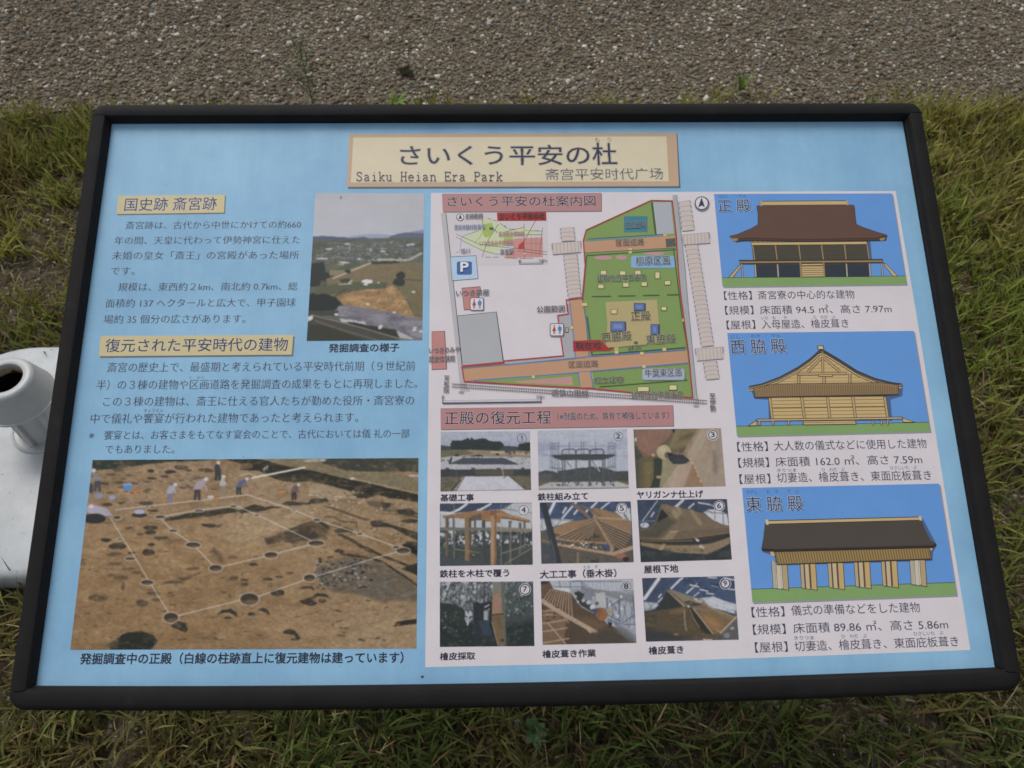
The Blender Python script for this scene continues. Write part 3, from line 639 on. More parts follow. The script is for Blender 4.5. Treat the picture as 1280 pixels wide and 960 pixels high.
for xa, ya in ((215, 52), (234, 52), (134, 220), (456, 398), (640, 408), (655, 502), (803, 378), (946, 166), (-146, 578)): q.rect(xa - 1, ya - 1, xa + 28 if xa > 300 else xa + 24, ya + 26, (124, 110, 74)); q.rect(xa, ya, xa + (26 if xa > 300 else 21), ya + 22, (204, 184, 132))
lab('区画道路', 122, 524, 336, 516, 44, (110, 100, 92), (196, 168, 148)); lab('堀立建物', 306, 640, 520, 630, 44, (86, 92, 82), (176, 186, 156))
q.line([(345, 662), (985, 612)], 5, (70, 82, 52)); q.apart([[(345 + k * 16, 667 - k * 1.25), (349 + k * 16, 654 - k * 1.25)] for k in range(40)], 3, (70, 82, 52))
q.rrect(662, 536, 970, 616, 16, (116, 126, 120)); q.rrect(656, 530, 962, 610, 16, (164, 172, 190)); lab('牛葉東区画', 676, 594, 942, 584, 54, (80, 84, 98), (204, 206, 214))
hut(622, 662, 82, 32); hut(852, 650, 54, 34)
# red limits of the park
q.line([(-638, 624), (-252, 646), (0, 660), (300, 676), (600, 706), (1022, 742)], 10, RED)
q.z = ZM2; q.line([(1071, 1569), (1037, 1211), (980, 792), (962, 600), (945, 330), (915, 70), (755, 66), (260, 292), (238, 370), (252, 560), (230, 812), (108, 824), (118, 914)], 9, RED)
q.z = ZM3; q.line([(1072, 0), (1082, 76), (1002, 88), (1046, 390), (600, 428), (596, 444), (284, 472), (303, 586)], 9, RED); q.line([(290, 470), (604, 440)], 17, (158, 66, 66))
toilet(944, 146, 1048, 242); q.rect(1058, 176, 1084, 216, (84, 84, 88)); q.rect(1062, 180, 1080, 211, (178, 160, 134))
lab('公園範囲', 846, 66, 1056, 58, 42)
q.z = ZM4; q.poly([(152, 328), (350, 320), (412, 380), (445, 372), (446, 386), (412, 400), (155, 404)], (162, 52, 54)); lab('現在地', 172, 390, 356, 382, 46, (74, 50, 54), (150, 96, 94))
# road and traced ditches on the right; dashed sleepers are excavated ditches
q.z = ZM2
q.poly([(918, 25), (948, 25), (1010, 560), (1040, 914), (1100, 1525), (1112, 1606), (1080, 1606), (1076, 1560), (1043, 1211), (986, 792), (968, 600), (951, 330), (920, 66)], (164, 164, 167)); q.line([(948, 25), (1010, 560), (1040, 914), (1100, 1525), (1112, 1606)], 4, (104, 112, 122))
DIT = (194, 182, 176); DSH = (126, 128, 148)
def ladder(a0, a1, b0, b1, n):
    a0, a1, b0, b1 = map(np.array, (a0, a1, b0, b1))
    q.poly([a0, b0, b1, a1], DIT)
    q.apart([[a0 + (a1 - a0) * k / n, b0 + (b1 - b0) * k / n] for k in range(n + 1)], 3, (146, 136, 132))
    q.apart([[c0 + (c1 - c0) * k / n, c0 + (c1 - c0) * (k + .55) / n] for c0, c1 in ((a0, a1), (b0, b1)) for k in range(n)], 7, DSH)
ladder((965, 80), (990, 300), (1050, 66), (1084, 290), 6); ladder((985, 330), (1000, 405), (1195, 310), (1205, 390), 1)
for k in range(8): q.line([(1000 + k * 27, 326 - k * 1.6), (1006 + k * 27, 404 - k * 1.6)], 3, (146, 136, 132))
ladder((1014, 410), (1138, 1180), (1108, 402), (1231, 1169), 22); ladder((1090, 1196), (1102, 1288), (1300, 1182), (1304, 1270), 1)
for k in range(7): q.line([(1112 + k * 28, 1196 - k * 2), (1122 + k * 28, 1284 - k * 2)], 3, (146, 136, 132))
ladder((1152, 1300), (1173, 1431), (1252, 1292), (1273, 1421), 4)
ladder((64, 280), (72, 376), (165, 272), (176, 372), 3); ladder((0, 396), (4, 478), (218, 376), (220, 460), 1)
for k in range(8): q.line([(4 + k * 28, 394 - k * 2), (8 + k * 28, 476 - k * 2)], 3, (146, 136, 132))
ladder((88, 484), (124, 812), (190, 478), (222, 800), 10)
q.ell(1142, 92, 57, 55, (120, 122, 130)); q.ell(1139, 88, 54, 52, (66, 68, 84)); q.ell(1139, 88, 46, 45, (208, 204, 208)); q.poly([(1138, 44), (1164, 120), (1139, 106), (1112, 120)], (56, 58, 76))
# railway and scale
q.z = ZM3
for dy in (600, 622): q.line([(210, dy), (950, dy + 50), (1238, dy + 67), (2123, dy + 126)], 4.5, (96, 84, 78))
q.apart([[(216 + k * 17.2, 595 + k * 1.14), (216 + k * 17.2, 630 + k * 1.14)] for k in range(110)], 2.6, (124, 110, 102))
q.ell(280, 662, 20, 8, (150, 148, 150))
lab('近鉄山田線', 958, 694, 1234, 700, 48, (92, 88, 92), (198, 190, 190))
q.line([(140, 700), (140, 748), (878, 738), (878, 700)], 5, (74, 78, 92)); q.line([(138, 746), (880, 736)], 10, (62, 66, 82)); q.line([(142, 726), (876, 716)], 2.5, (150, 148, 156)); q.lines([[(286 + k * 147, 734 - k * 2), (286 + k * 147, 744 - k * 2)] for k in range(4)], 3, (180, 176, 182))
q.text('0', 134, 716, 152, 716, 34, (90, 90, 102)); q.text('200m', 842, 712, 904, 710, 30, (90, 90, 102))
q.z = ZM4
lab('建物位置平面表示', 578, 748, 956, 744, 48, (88, 88, 84), (190, 192, 176))
lab('至', 1146, 750, 1188, 750, 38); lab('伊', 1148, 796, 1190, 796, 40); lab('勢', 1150, 840, 1192, 840, 40); q.ell(1048, 798, 22, 8, (170, 158, 158))
q.build('guide_map')

# one dark spot of dirt near the lower edge
Print(base=1.2e-4).ell(528, 846, 2.2, 1.7, (70, 78, 84), 9).build('dirt_spot')

# ------------------------------------------------------------------ printed photographs: ink grids coloured dot by dot
def _noise(x, y, seed, oct=4):
    rg = np.random.default_rng(seed); T = rg.random((128, 128)); out = np.zeros_like(x, float); a = 1.0; s = 0.0
    x = np.array(x, float); y = np.array(y, float)
    for o in range(oct):
        xi = np.floor(x).astype(int); yi = np.floor(y).astype(int); fx = x - xi; fy = y - yi; fx = fx * fx * (3 - 2 * fx); fy = fy * fy * (3 - 2 * fy)
        g = lambda i, j: T[(yi + j) % 128, (xi + i) % 128]
        out += a * ((g(0, 0) * (1 - fx) + g(1, 0) * fx) * (1 - fy) + (g(0, 1) * (1 - fx) + g(1, 1) * fx) * fy); s += a; a *= .55; x = x * 2.07 + 5.3; y = y * 2.07 + 1.7
    return out / s - .5
class Pic:
    def __init__(s, z, quad, W, H, bg, seed=1):
        TL, TR, BR, BL = [np.array(v, float) for v in quad]; s.z = z
        u, v = np.meshgrid(np.linspace(0, 1, W), np.linspace(0, 1, H)); u = u[..., None]; v = v[..., None]
        P = (TL * (1 - u) + TR * u) * (1 - v) + (BL * (1 - u) + BR * u) * v
        s.X, s.Y = P[..., 0], P[..., 1]; s.W, s.H = W, H; s.I = np.tile(np.array(bg, float), (H, W, 1)); s.rg = np.random.default_rng(seed); s.seed = seed
        s.size = np.linalg.norm(TR - TL); s.nx = _noise(s.X / s.size * 24, s.Y / s.size * 24, seed + 1); s.ny = _noise(s.X / s.size * 24, s.Y / s.size * 24, seed + 2)
        s.u, s.v = u[..., 0], v[..., 0]; s.sat = 0.62
    def mix(s, mask, col, alpha=1.0):
        m = (mask * alpha)[..., None]; s.I = s.I * (1 - m) + np.array(col, float) * m; return s
    def inside(s, pts, rough=0):
        X = s.X + s.nx * rough * 2; Y = s.Y + s.ny * rough * 2; c = np.zeros(X.shape, bool); n = len(pts)
        for i in range(n):
            x0, y0 = pts[i]; x1, y1 = pts[(i + 1) % n]
            if y0 == y1: continue
            c ^= ((y0 > Y) != (y1 > Y)) & (X < (x1 - x0) * (Y - y0) / (y1 - y0) + x0)
        return c.astype(float)
    def blur(s, A, k):
        for _ in range(2):
            for ax in (0, 1):
                p = np.pad(A, [(k, k) if a == ax else (0, 0) for a in range(A.ndim)], mode='edge'); c = np.cumsum(p, ax); n = A.shape[ax]
                z = np.zeros_like(np.take(c, [0], ax)); c = np.concatenate([z, c], ax)
                A = (np.take(c, range(2 * k + 1, 2 * k + 1 + n), ax) - np.take(c, range(0, n), ax)) / (2 * k + 1)
        return A
    def poly(s, pts, col, rough=0, alpha=1, soft=0):
        m = s.inside(pts, rough)
        if soft: m = s.blur(m, soft)
        return s.mix(m, col, alpha)
    def ell(s, cx, cy, rx, ry, col, rough=0, alpha=1, soft=0, rot=0):
        X = s.X + s.nx * rough * 2 - cx; Y = s.Y + s.ny * rough * 2 - cy; c, q = math.cos(R(rot)), math.sin(R(rot))
        m = (((X * c + Y * q) / rx) ** 2 + ((-X * q + Y * c) / ry) ** 2 < 1).astype(float)
        if soft: m = s.blur(m, soft)
        return s.mix(m, col, alpha)
    def dist(s, pts, rough=0):
        D = np.full(s.X.shape, 1e9); X = s.X + s.nx * rough * 2; Y = s.Y + s.ny * rough * 2
        for (x0, y0), (x1, y1) in zip(pts[:-1], pts[1:]):
            dx, dy = x1 - x0, y1 - y0; t = np.clip(((X - x0) * dx + (Y - y0) * dy) / max(dx * dx + dy * dy, 1e-9), 0, 1)
            D = np.minimum(D, np.hypot(X - x0 - t * dx, Y - y0 - t * dy))
        return D
    def line(s, pts, w, col, alpha=1, rough=0, soft=0):
        aa = s.size / s.W
        m = np.clip((w / 2 - s.dist(pts, rough)) / aa + .5, 0, 1)
        if soft: m = s.blur(m, soft)
        return s.mix(m, col, alpha)
    def lines(s, L, w, col, alpha=1, rough=0):
        for q in L: s.line(q, w, col, alpha, rough)
        return s
    def tex(s, amt, sx, sy=None, seed=0, mask=None, tint=(1, 1, 1)):
        n = _noise(s.X / sx, s.Y / (sy or sx), s.seed * 7 + seed) * 2 * amt
        if mask is not None: n = n * mask
        s.I = s.I * (1 + n[..., None] * np.array(tint)); return s
    def blotch(s, sx, sy, thr, col, alpha, seed, mask=None, sharp=12):
        n = np.clip((_noise(s.X / sx, s.Y / sy, s.seed * 5 + seed) - thr) * sharp, 0, 1)
        if mask is not None: n = n * mask
        return s.mix(n, col, alpha)
    def specks(s, n, box, cols, r0, r1, asp=.6, rough=0):
        for _ in range(n):
            x = s.rg.uniform(box[0], box[2]); y = s.rg.uniform(box[1], box[3]); r = s.rg.uniform(r0, r1); s.ell(x, y, r, r * asp, cols[s.rg.integers(len(cols))], rough)
        return s
    def build(s, number=None):
        if number:
            g = np.clip(1.3 - s.I.mean(-1) / 150, .12, 1)      # grain of the print shows in the darker tones
            s.blotch(24, 22, .10, (58, 58, 54), .22, 51, g, 3); s.tex(.16, 18, 13, 53, g); s.tex(.10, 8, 8, 54, g); s.I = s.I * .96
        I = s.blur(s.I, 1) * .8 + s.I * .2
        I = I.mean(-1, keepdims=True) * (1 - s.sat) + I * s.sat; I = np.clip(I, 0, 235); uv = s.uv = plane_uv(*PX(s.z)(np.stack([s.X, s.Y], -1).reshape(-1, 2)))
        V = np.column_stack([uv, np.full(len(uv), 1.8e-4)]); i = np.arange((s.H - 1) * s.W).reshape(s.H - 1, s.W)[:, :-1].ravel()
        fl = np.column_stack([i, i + s.W, i + s.W + 1, i + 1]).ravel()
        o = mesh_np('photograph', V, fl, np.full(len(i), 4), M_PRINT, panel, ink(I.reshape(-1, 3)))
        if number:
            t, cx, cy, r, halo = number
            q = Print(s.z, 2.2e-4)
            if halo: q.oval(cx, cy, r + halo, r + halo, 7, (196, 192, 196)); q.ell(cx, cy, r + 2, r + 2, (196, 192, 196)) if halo > 6 else None
            q.oval(cx, cy, r, r, 6.5, (50, 52, 66))
            w = .42 * r
            if t == '1': q.line([(cx - r * .25, cy - r * .35), (cx + r * .02, cy - r * .52), (cx + r * .02, cy + r * .55)], r * .17, (52, 54, 68))
            else: q.text(t, cx - w, cy + r * .60, cx + w, cy + r * .60, r * 1.2, (52, 54, 68), .02, em=.74)
            q.build('number')
        return o
def Q(z, pts): return [((x - z[0]) * z[2], (y - z[1]) * z[2]) for x, y in pts]

# ---- the excavation from the air
p = Pic(ZC, [(63, 50), (655, 51), (645, 852), (15, 856)], 230, 310, (176, 178, 192), 3)
m = p.inside([(-50, 0), (700, 0), (700, 270), (-50, 285)])
p.mix(np.clip(1 - p.v * 3.2, 0, 1), (174, 172, 182), .7); p.tex(.03, 200, 60, 1)
p.poly([(0, 292), (100, 284), (230, 290), (330, 286), (480, 282), (700, 240), (700, 330), (0, 330)], (122, 134, 168), 2)
p.poly([(260, 283), (320, 276), (400, 272), (480, 280), (520, 290), (260, 296)], (142, 152, 184), 2); p.poly([(560, 268), (600, 258), (700, 244), (700, 290), (540, 290)], (128, 136, 168), 2)
p.poly([(0, 288), (90, 284), (200, 290), (250, 296), (330, 288), (360, 300), (340, 315), (0, 320)], (72, 86, 122), 2); p.poly([(468, 285), (520, 270), (570, 264), (700, 272), (700, 300), (468, 294)], (84, 96, 132), 2)
p.poly([(0, 310), (200, 304), (480, 294), (700, 296), (700, 900), (0, 900)], (92, 96, 82), 3)
p.poly([(0, 310), (130, 318), (150, 380), (0, 400)], (84, 92, 66), 8); p.blotch(40, 14, .06, (70, 80, 70), .8, 2, p.inside([(0, 310), (700, 296), (700, 470), (0, 470)]))
p.blotch(26, 9, .1, (104, 112, 128), .7, 4, p.inside([(120, 320), (640, 305), (640, 420), (60, 440)])); p.blotch(24, 6, .16, (132, 136, 140), .8, 9, p.inside([(70, 320), (640, 305), (640, 430), (60, 440)]))
p.specks(110, (80, 318, 630, 425), [(150, 152, 152), (168, 168, 166), (118, 126, 136), (60, 70, 64)], 3, 9, .35, 2)
for x, y, w in ((100, 408, 60), (220, 428, 60), (430, 368, 30), (580, 332, 50), (300, 410, 20), (235, 328, 34), (135, 354, 40), (200, 440, 40)): p.ell(x, y, w / 2, 5, (188, 188, 184), 4)
p.poly([(400, 408), (570, 410), (640, 372), (652, 378), (575, 420), (400, 418)], (176, 170, 140), 1)
p.poly([(0, 430), (110, 428), (120, 480), (170, 500), (150, 560), (0, 560)], (38, 50, 46), 10)
p.poly([(370, 420), (520, 424), (530, 448), (360, 440)], (52, 62, 52), 5)
p.poly([(130, 450), (330, 432), (200, 500), (130, 480)], (72, 96, 66), 4)
p.poly([(320, 440), (700, 425), (700, 620), (150, 640), (120, 520), (230, 470)], (128, 108, 68), 5); p.blotch(90, 30, .02, (112, 108, 66), .7, 11, p.inside([(120, 440), (700, 430), (700, 640), (60, 640)]))
p.poly([(140, 470), (230, 470), (180, 500), (140, 500)], (138, 124, 84), 4); p.line([(160, 515), (365, 430)], 7, (190, 180, 150)); p.ell(240, 476, 16, 10, (46, 54, 48), 4)
p.poly([(60, 560), (310, 530), (300, 590), (60, 610)], (90, 92, 62), 8); p.poly([(190, 520), (250, 516), (256, 536), (200, 540)], (74, 66, 50), 4); p.line([(190, 548), (260, 544)], 5, (190, 186, 180)); p.line([(245, 540), (262, 526)], 7, (196, 192, 190))
p.poly([(300, 545), (460, 540), (440, 570), (310, 575)], (84, 94, 66), 6); p.ell(345, 532, 28, 10, (206, 206, 206), 6); p.ell(338, 548, 12, 6, (200, 200, 200), 3); p.ell(408, 540, 7, 4, (196, 196, 190))
p.ell(528, 500, 24, 20, (44, 52, 44), 8); p.ell(518, 535, 32, 24, (46, 54, 48), 8); p.line([(545, 522), (640, 526)], 6, (78, 82, 58))
dg = [(180, 620), (260, 590), (350, 575), (450, 570), (480, 555), (530, 590), (560, 640), (590, 700), (640, 720), (640, 745), (490, 715), (300, 680), (220, 660)]
p.poly(dg, (176, 124, 62), 5); md = p.inside(dg); p.blotch(60, 22, .0, (196, 148, 86), .8, 5, md); p.blotch(40, 24, .05, (150, 106, 56), .7, 6, md); p.specks(60, (400, 570, 560, 690), [(110, 78, 46), (130, 92, 52)], 2, 5, .6)
p.poly([(560, 600), (700, 570), (700, 760), (600, 720)], (124, 104, 60), 5, .9); p.blotch(60, 30, .05, (104, 104, 60), .7, 15, p.inside([(540, 560), (700, 540), (700, 760), (600, 720)]))
p.line([(165, 615), (235, 570)], 6, (70, 64, 44)); p.line([(440, 575), (470, 555)], 5, (150, 120, 80))
p.poly([(190, 670), (230, 660), (480, 700), (700, 752), (700, 900), (560, 850), (510, 800), (240, 750), (150, 700)], (116, 112, 124), 4); mw = p.inside([(150, 660), (700, 740), (700, 900), (150, 760)])
p.blotch(70, 16, .03, (140, 136, 150), .7, 7, mw); p.blotch(60, 20, .08, (92, 90, 100), .7, 8, mw); p.poly([(190, 735), (330, 750), (340, 770), (200, 752)], (178, 172, 182), 5); p.poly([(505, 800), (590, 840), (600, 852), (520, 836)], (170, 164, 172), 4)
p.poly([(240, 752), (500, 795), (520, 840), (400, 810), (240, 772)], (48, 54, 46), 5)
p.poly([(0, 600), (120, 600), (180, 625), (205, 660), (160, 690), (60, 710), (0, 720)], (30, 42, 40), 8); p.poly([(0, 690), (190, 690), (180, 720), (0, 715)], (58, 66, 60), 5)
p.poly([(0, 715), (80, 715), (560, 860), (0, 900)], (72, 70, 60), 2); p.poly([(0, 760), (100, 770), (400, 870), (0, 880)], (54, 58, 44), 4); p.poly([(0, 735), (40, 740), (30, 800), (0, 800)], (56, 62, 66), 3)
p.line([(40, 714), (300, 780), (545, 850)], 6, (134, 124, 100)); p.line([(60, 745), (220, 800), (410, 855)], 4, (124, 118, 96)); p.poly([(18, 722), (50, 718), (46, 740), (18, 752)], (196, 196, 198))
for x, y in ((176, 712), (492, 700), (420, 775), (415, 785), (606, 785), (600, 797), (640, 805), (598, 590), (350, 655)): p.ell(x, y, 11, 6, (196, 194, 196), 2)
p.tex(.10, 8, None, 3, np.clip(p.v * 4 - 1, 0, 1)); p.ell(202, 75, 4, 7, (80, 80, 90)); p.build()

# ---- the dig with the white lines over the post holes
def A1(*pts): return [(x / 2, y / 2) if 0 else ((80 + x / 5.565 - 80) * 2.7826, (565 + y / 5.565 - 560) * 2.7826) for x, y in pts]
def A2(*pts): return [((300 + x / 5.565 - 80) * 2.7826, (565 + y / 5.565 - 560) * 2.7826) for x, y in pts]
def A3(*pts): return [((80 + x / 5.565 - 80) * 2.7826, (685 + y / 5.565 - 560) * 2.7826) for x, y in pts]
def A4(*pts): return [((300 + x / 5.565 - 80) * 2.7826, (685 + y / 5.565 - 560) * 2.7826) for x, y in pts]
p = Pic(ZD, [(100, 42), (1233, 35), (1226, 697), (22, 702)], 640, 370, (150, 121, 86), 5)
p.mix(np.clip(1 - p.v * 2.2, 0, 1), (146, 124, 102), .9); p.mix(np.clip(p.v * 1.6 - .7, 0, 1) * np.clip(1 - p.u, 0, 1), (124, 95, 62), .6); p.mix(np.clip(p.u * 1.5 - .5, 0, 1), (140, 122, 98), .55)
p.blotch(140, 60, .03, (118, 90, 58), .55, 1, sharp=5); p.blotch(90, 40, .06, (166, 138, 100), .5, 2, sharp=5); p.blotch(30, 14, .1, (120, 96, 66), .35, 12, sharp=6); p.ell(690, 265, 130, 60, (176, 154, 122), 30, .7, 22); p.ell(1120, 660, 160, 60, (168, 146, 116), 30, .45, 22); p.ell(800, 220, 60, 30, (170, 150, 124), 20, .5, 12)
p.sat = .95; DK = (54, 50, 42); DK2 = (74, 64, 50); WL = (206, 198, 190)
# dark banks in the far ground
p.poly([(90, 36), (640, 34), (460, 46), (330, 52), (180, 72), (100, 78)], (44, 52, 44), 4)
p.poly(A2((-130, 45), (130, 48), (330, 100), (470, 120), (760, 190), (1240, 295), (1260, 355), (960, 300), (880, 326), (800, 318), (820, 290), (620, 230), (460, 200), (380, 220), (220, 180), (130, 130), (0, 130), (20, 90))[0:], (42, 42, 34), 5)
p.poly(A2((0, 80), (90, 80), (90, 110), (0, 130)), (110, 92, 62), 5, .9); p.poly(A2((180, 50), (560, 45), (700, 110), (1240, 180), (1240, 292), (760, 186), (470, 118), (330, 98)), (122, 112, 86), 4)
p.poly(A2((560, 70), (620, 40), (1245, 40), (1245, 130), (1000, 140), (760, 135)), (58, 60, 52), 8); p.blotch(60, 20, .05, (86, 86, 68), .6, 21, p.inside(A2((560, 50), (1245, 40), (1245, 150), (760, 140)))); p.line(A2((780, 185), (1240, 290)), 5, (160, 142, 112)); p.ell(*A2((520, 58))[0], 40, 5, (178, 174, 170), 4); p.line(A2((1180, 165), (1240, 165)), 6, (190, 184, 172)); p.ell(*A2((785, 185))[0], 10, 4, (196, 190, 180))
p.poly(A2((470, 200), (620, 240), (800, 290), (860, 300), (780, 330), (600, 330), (480, 290)), (160, 142, 116), 8, .7); p.specks(90, (600 + 250, 150, 600 + 450, 230), [(186, 172, 154), (172, 156, 134), (126, 104, 78)], 2, 6, .5)
p.poly(A2((780, 300), (820, 286), (900, 300), (940, 310), (840, 326)), DK, 4); p.blotch(70, 22, .04, (70, 62, 48), .6, 31, p.inside(A2((860, 330), (1240, 380), (1240, 480), (1080, 440), (900, 370)))); p.specks(70, (980, 200, 1220, 320), [(176, 160, 138), (160, 140, 112), (98, 82, 62)], 2, 6, .5)
p.poly(A2((980, 355), (1040, 350), (1050, 380), (1000, 390)), DK, 3); p.poly(A2((1090, 400), (1180, 390), (1240, 430), (1240, 465), (1110, 430)), (58, 54, 44), 5); p.ell(*A2((1180, 480))[0], 30, 7, DK, 3)
p.poly(A2((560, 370), (640, 380), (840, 450), (910, 470), (880, 480), (780, 445)), (96, 80, 60), 3); p.poly(A2((905, 480), (960, 468), (1060, 510), (1240, 560), (1240, 620), (1060, 530), (920, 515)), DK, 4); p.poly(A2((1130, 640), (1170, 622), (1240, 630), (1240, 720), (1180, 690)), (34, 34, 30), 4)
# tank of shadow and trenches near the middle
p.poly(A1((700, 458), (900, 425), (1170, 385), (1240, 412), (1000, 450), (700, 480)), (54, 54, 42), 3); p.poly(A2((0, 400), (100, 360), (180, 385), (310, 375), (180, 410), (0, 425)), (58, 54, 42), 5); p.poly(A2((280, 360), (330, 340), (470, 350), (500, 320), (600, 320), (620, 345), (440, 365), (340, 375)), (62, 60, 50), 5)
p.poly(A2((180, 615), (330, 540), (470, 500), (540, 480), (620, 520), (600, 590), (470, 600), (380, 640), (320, 620), (240, 650)), (76, 64, 46), 8, .85, 3); p.poly(A2((310, 560), (400, 545), (420, 610), (360, 640), (320, 620)), DK2, 5); p.poly(A2((170, 600), (230, 605), (240, 640), (190, 650)), DK2, 5); p.line(A2((340, 540), (520, 480)), 7, DK2, 1, 4); p.ell(*A2((470, 565))[0], 40, 26, (58, 52, 42), 10, .8, 4)
p.poly(A2((650, 545), (720, 520), (790, 540), (780, 560), (680, 560)), DK2, 4); p.poly(A2((670, 570), (700, 565), (820, 625), (930, 690), (990, 715), (900, 700)), (70, 62, 48), 3); p.line(A2((590, 450), (650, 450), (700, 480), (810, 490), (815, 530)), 5, (80, 68, 52), .9, 3); p.ell(*A2((660, 505))[0], 24, 9, (120, 98, 72), 3)
p.line(A2((560, 480), (610, 520)), 12, (60, 56, 46), 1, 4)
# grey rubble field on the right
p.poly(A4((530, 150), (620, 90), (760, 60), (960, 95), (1120, 180), (1240, 280), (1240, 370), (980, 370), (760, 310), (640, 300), (540, 240)), (92, 86, 76), 6, .9, 2); p.specks(150, (870, 385, 1070, 480), [(150, 146, 140), (44, 42, 40), (52, 50, 46), (40, 38, 36), (110, 104, 96)], 2.5, 7, .6, 3); p.specks(60, (880, 380, 1150, 520), [(70, 66, 60), (120, 112, 102)], 2, 5, .6)
p.line(A4((880, 0), (960, 45), (1080, 90), (1180, 130), (1240, 120)), 9, (60, 54, 44), 1, 3); p.line(A4((700, 40), (860, 60), (1000, 100), (1100, 170), (1240, 260)), 8, (52, 46, 40), 1, 3); p.poly(A4((1110, 150), (1240, 100), (1240, 190), (1180, 170)), (44, 42, 36), 4)
# scattered pits
pits = A1((330, 155), (740, 135), (870, 125), (820, 105), (600, 128), (380, 122), (380, 212), (280, 220), (570, 355), (600, 378), (620, 408), (530, 445), (455, 530), (600, 525), (530, 572), (600, 560), (290, 608), (370, 660), (680, 600), (610, 648), (590, 700), (340, 712), (470, 700), (990, 130), (700, 168), (610, 180), (300, 365), (400, 350), (1010, 510), (1075, 515))
for k, (x, y) in enumerate(pits): p.ell(x, y, (18, 20, 14, 26, 12)[k % 5], (4, 6, 4, 7, 5)[k % 5], (DK2, DK, (78, 66, 50))[k % 3], 5)
p.specks(60, (100, 70, 560, 160), [(96, 80, 62), (84, 70, 54), (110, 92, 70)], 3, 14, .22, 3)
for x, y, a, b in ((370, 655, 66, 24), (600, 525, 50, 16), (600, 560, 40, 16), (590, 700, 44, 20)):
    (cx, cy), = A1((x, y)); p.ell(cx, cy, a / 2, b / 2, DK, 5); p.ell(cx + a * .06, cy + b * .2, a * .3, b * .2, (96, 76, 54), 4, .6, 1)
for x, y, a, b in ((345, 45, 60, 14), (350, 110, 56, 10), (400, 208, 50, 14), (500, 175, 40, 8), (440, 150, 40, 8), (330, 190, 30, 8), (410, 270, 14, 30), (620, 318, 50, 12), (650, 362, 34, 10), (545, 382, 42, 22), (130, 105, 20, 24), (240, 350, 70, 24), (1175, 62, 30, 9), (1180, 215, 32, 16), (1260, 225, 28, 8), (1255, 260, 22, 14), (895, 148, 44, 10), (470, 150, 24, 6), (840, 215, 60, 8), (760, 240, 70, 8)):
    (cx, cy), = A3((x, y)); p.ell(cx, cy, a / 2, b / 2, (DK2, (84, 68, 48))[b > 24 or x < 420], 5, .9, 1); p.ell(cx + 2, cy + b * .22, a * .3, b * .2, (112, 88, 62), 4, .5, 1)
p.line(A3((680, 250), (800, 230), (950, 175)), 6, (84, 68, 50), .8, 4, 1); p.poly(A3((1000, 20), (1060, 10), (1110, 60), (1110, 110), (1060, 60)), (78, 64, 46), 8, .8, 3)
p.poly(A3((310, 670), (400, 600), (520, 575), (610, 600), (655, 640), (600, 710), (330, 712)), (36, 40, 34), 5); p.ell(*A3((330, 680))[0], 26, 12, (84, 76, 48), 6, .7, 3); p.poly(A3((735, 540), (790, 505), (850, 530), (868, 570), (850, 590), (800, 570)), DK, 4)
for x, y, a, b in ((95, 115, 60, 18), (30, 225, 60, 12), (35, 255, 50, 20), (195, 220, 76, 20), (275, 203, 50, 14), (345, 175, 56, 16), (260, 312, 96, 46), (690, 25, 70, 22), (630, 65, 50, 12), (1090, 530, 10, 10), (860, 270, 60, 16)):
    (cx, cy), = A4((x, y)); p.ell(cx, cy, a / 4, b / 4, DK, 4); p.ell(cx, cy + b * .1, a * .15, b * .11, (98, 78, 56), 3, .6, 1)
p.poly(A4((410, 285), (450, 262), (500, 268), (520, 295), (480, 285)), DK, 3); p.poly(A4((410, 370), (480, 345), (540, 315), (600, 318), (630, 355), (600, 340), (540, 335), (500, 360), (545, 385), (500, 405), (430, 385)), DK, 3); p.ell(*A4((575, 365))[0], 14, 8, DK2, 3); p.poly(A4((115, 430), (160, 416), (200, 440), (205, 470), (180, 455), (150, 440)), DK, 3); p.ell(*A4((80, 460))[0], 14, 6, DK, 3)
p.poly(A4((298, 585), (340, 562), (380, 575), (425, 630), (400, 648), (375, 605), (310, 600)), DK, 3); p.poly(A3((1060, 465), (1100, 430), (1160, 420), (1208, 450), (1200, 475), (1150, 445), (1090, 455)), DK, 3); p.ell(*A3((1140, 485))[0], 14, 5, DK, 2); p.poly(A4((1065, 550), (1090, 515), (1240, 490), (1240, 525)), (44, 40, 34), 3)
for _ in range(230):
    x = p.rg.uniform(60, 1180); y = p.rg.uniform(95, 670); k_ = .35 + (y - 60) / 600; rx = p.rg.uniform(3, 13) * k_
    p.ell(x, y, rx, p.rg.uniform(1.2, 3.6) * k_, (DK, DK2, (90, 72, 52), (104, 84, 60))[p.rg.integers(4)], 7, .8, 0, p.rg.uniform(-12, 12))
    if rx > 6: p.ell(x + 1, y + 2.4 * k_, rx * .9, 1.6 * k_, (168, 142, 108), 5, .45, 1)
for _ in range(260):
    x = p.rg.uniform(60, 1220); y = p.rg.uniform(60, 690); p.ell(x, y, p.rg.uniform(6, 34), p.rg.uniform(2, 8), ((170, 144, 108), (118, 94, 64), (134, 104, 68), (158, 136, 110))[p.rg.integers(4)], 8, .22, 1, p.rg.uniform(-15, 15))
p.blotch(26, 12, .06, (112, 90, 62), .4, 41, None, 6); p.blotch(20, 9, .09, (168, 144, 112), .35, 42, None, 6); p.tex(.16, 9, 5, 9); p.tex(.13, 3.6, 3, 4); 
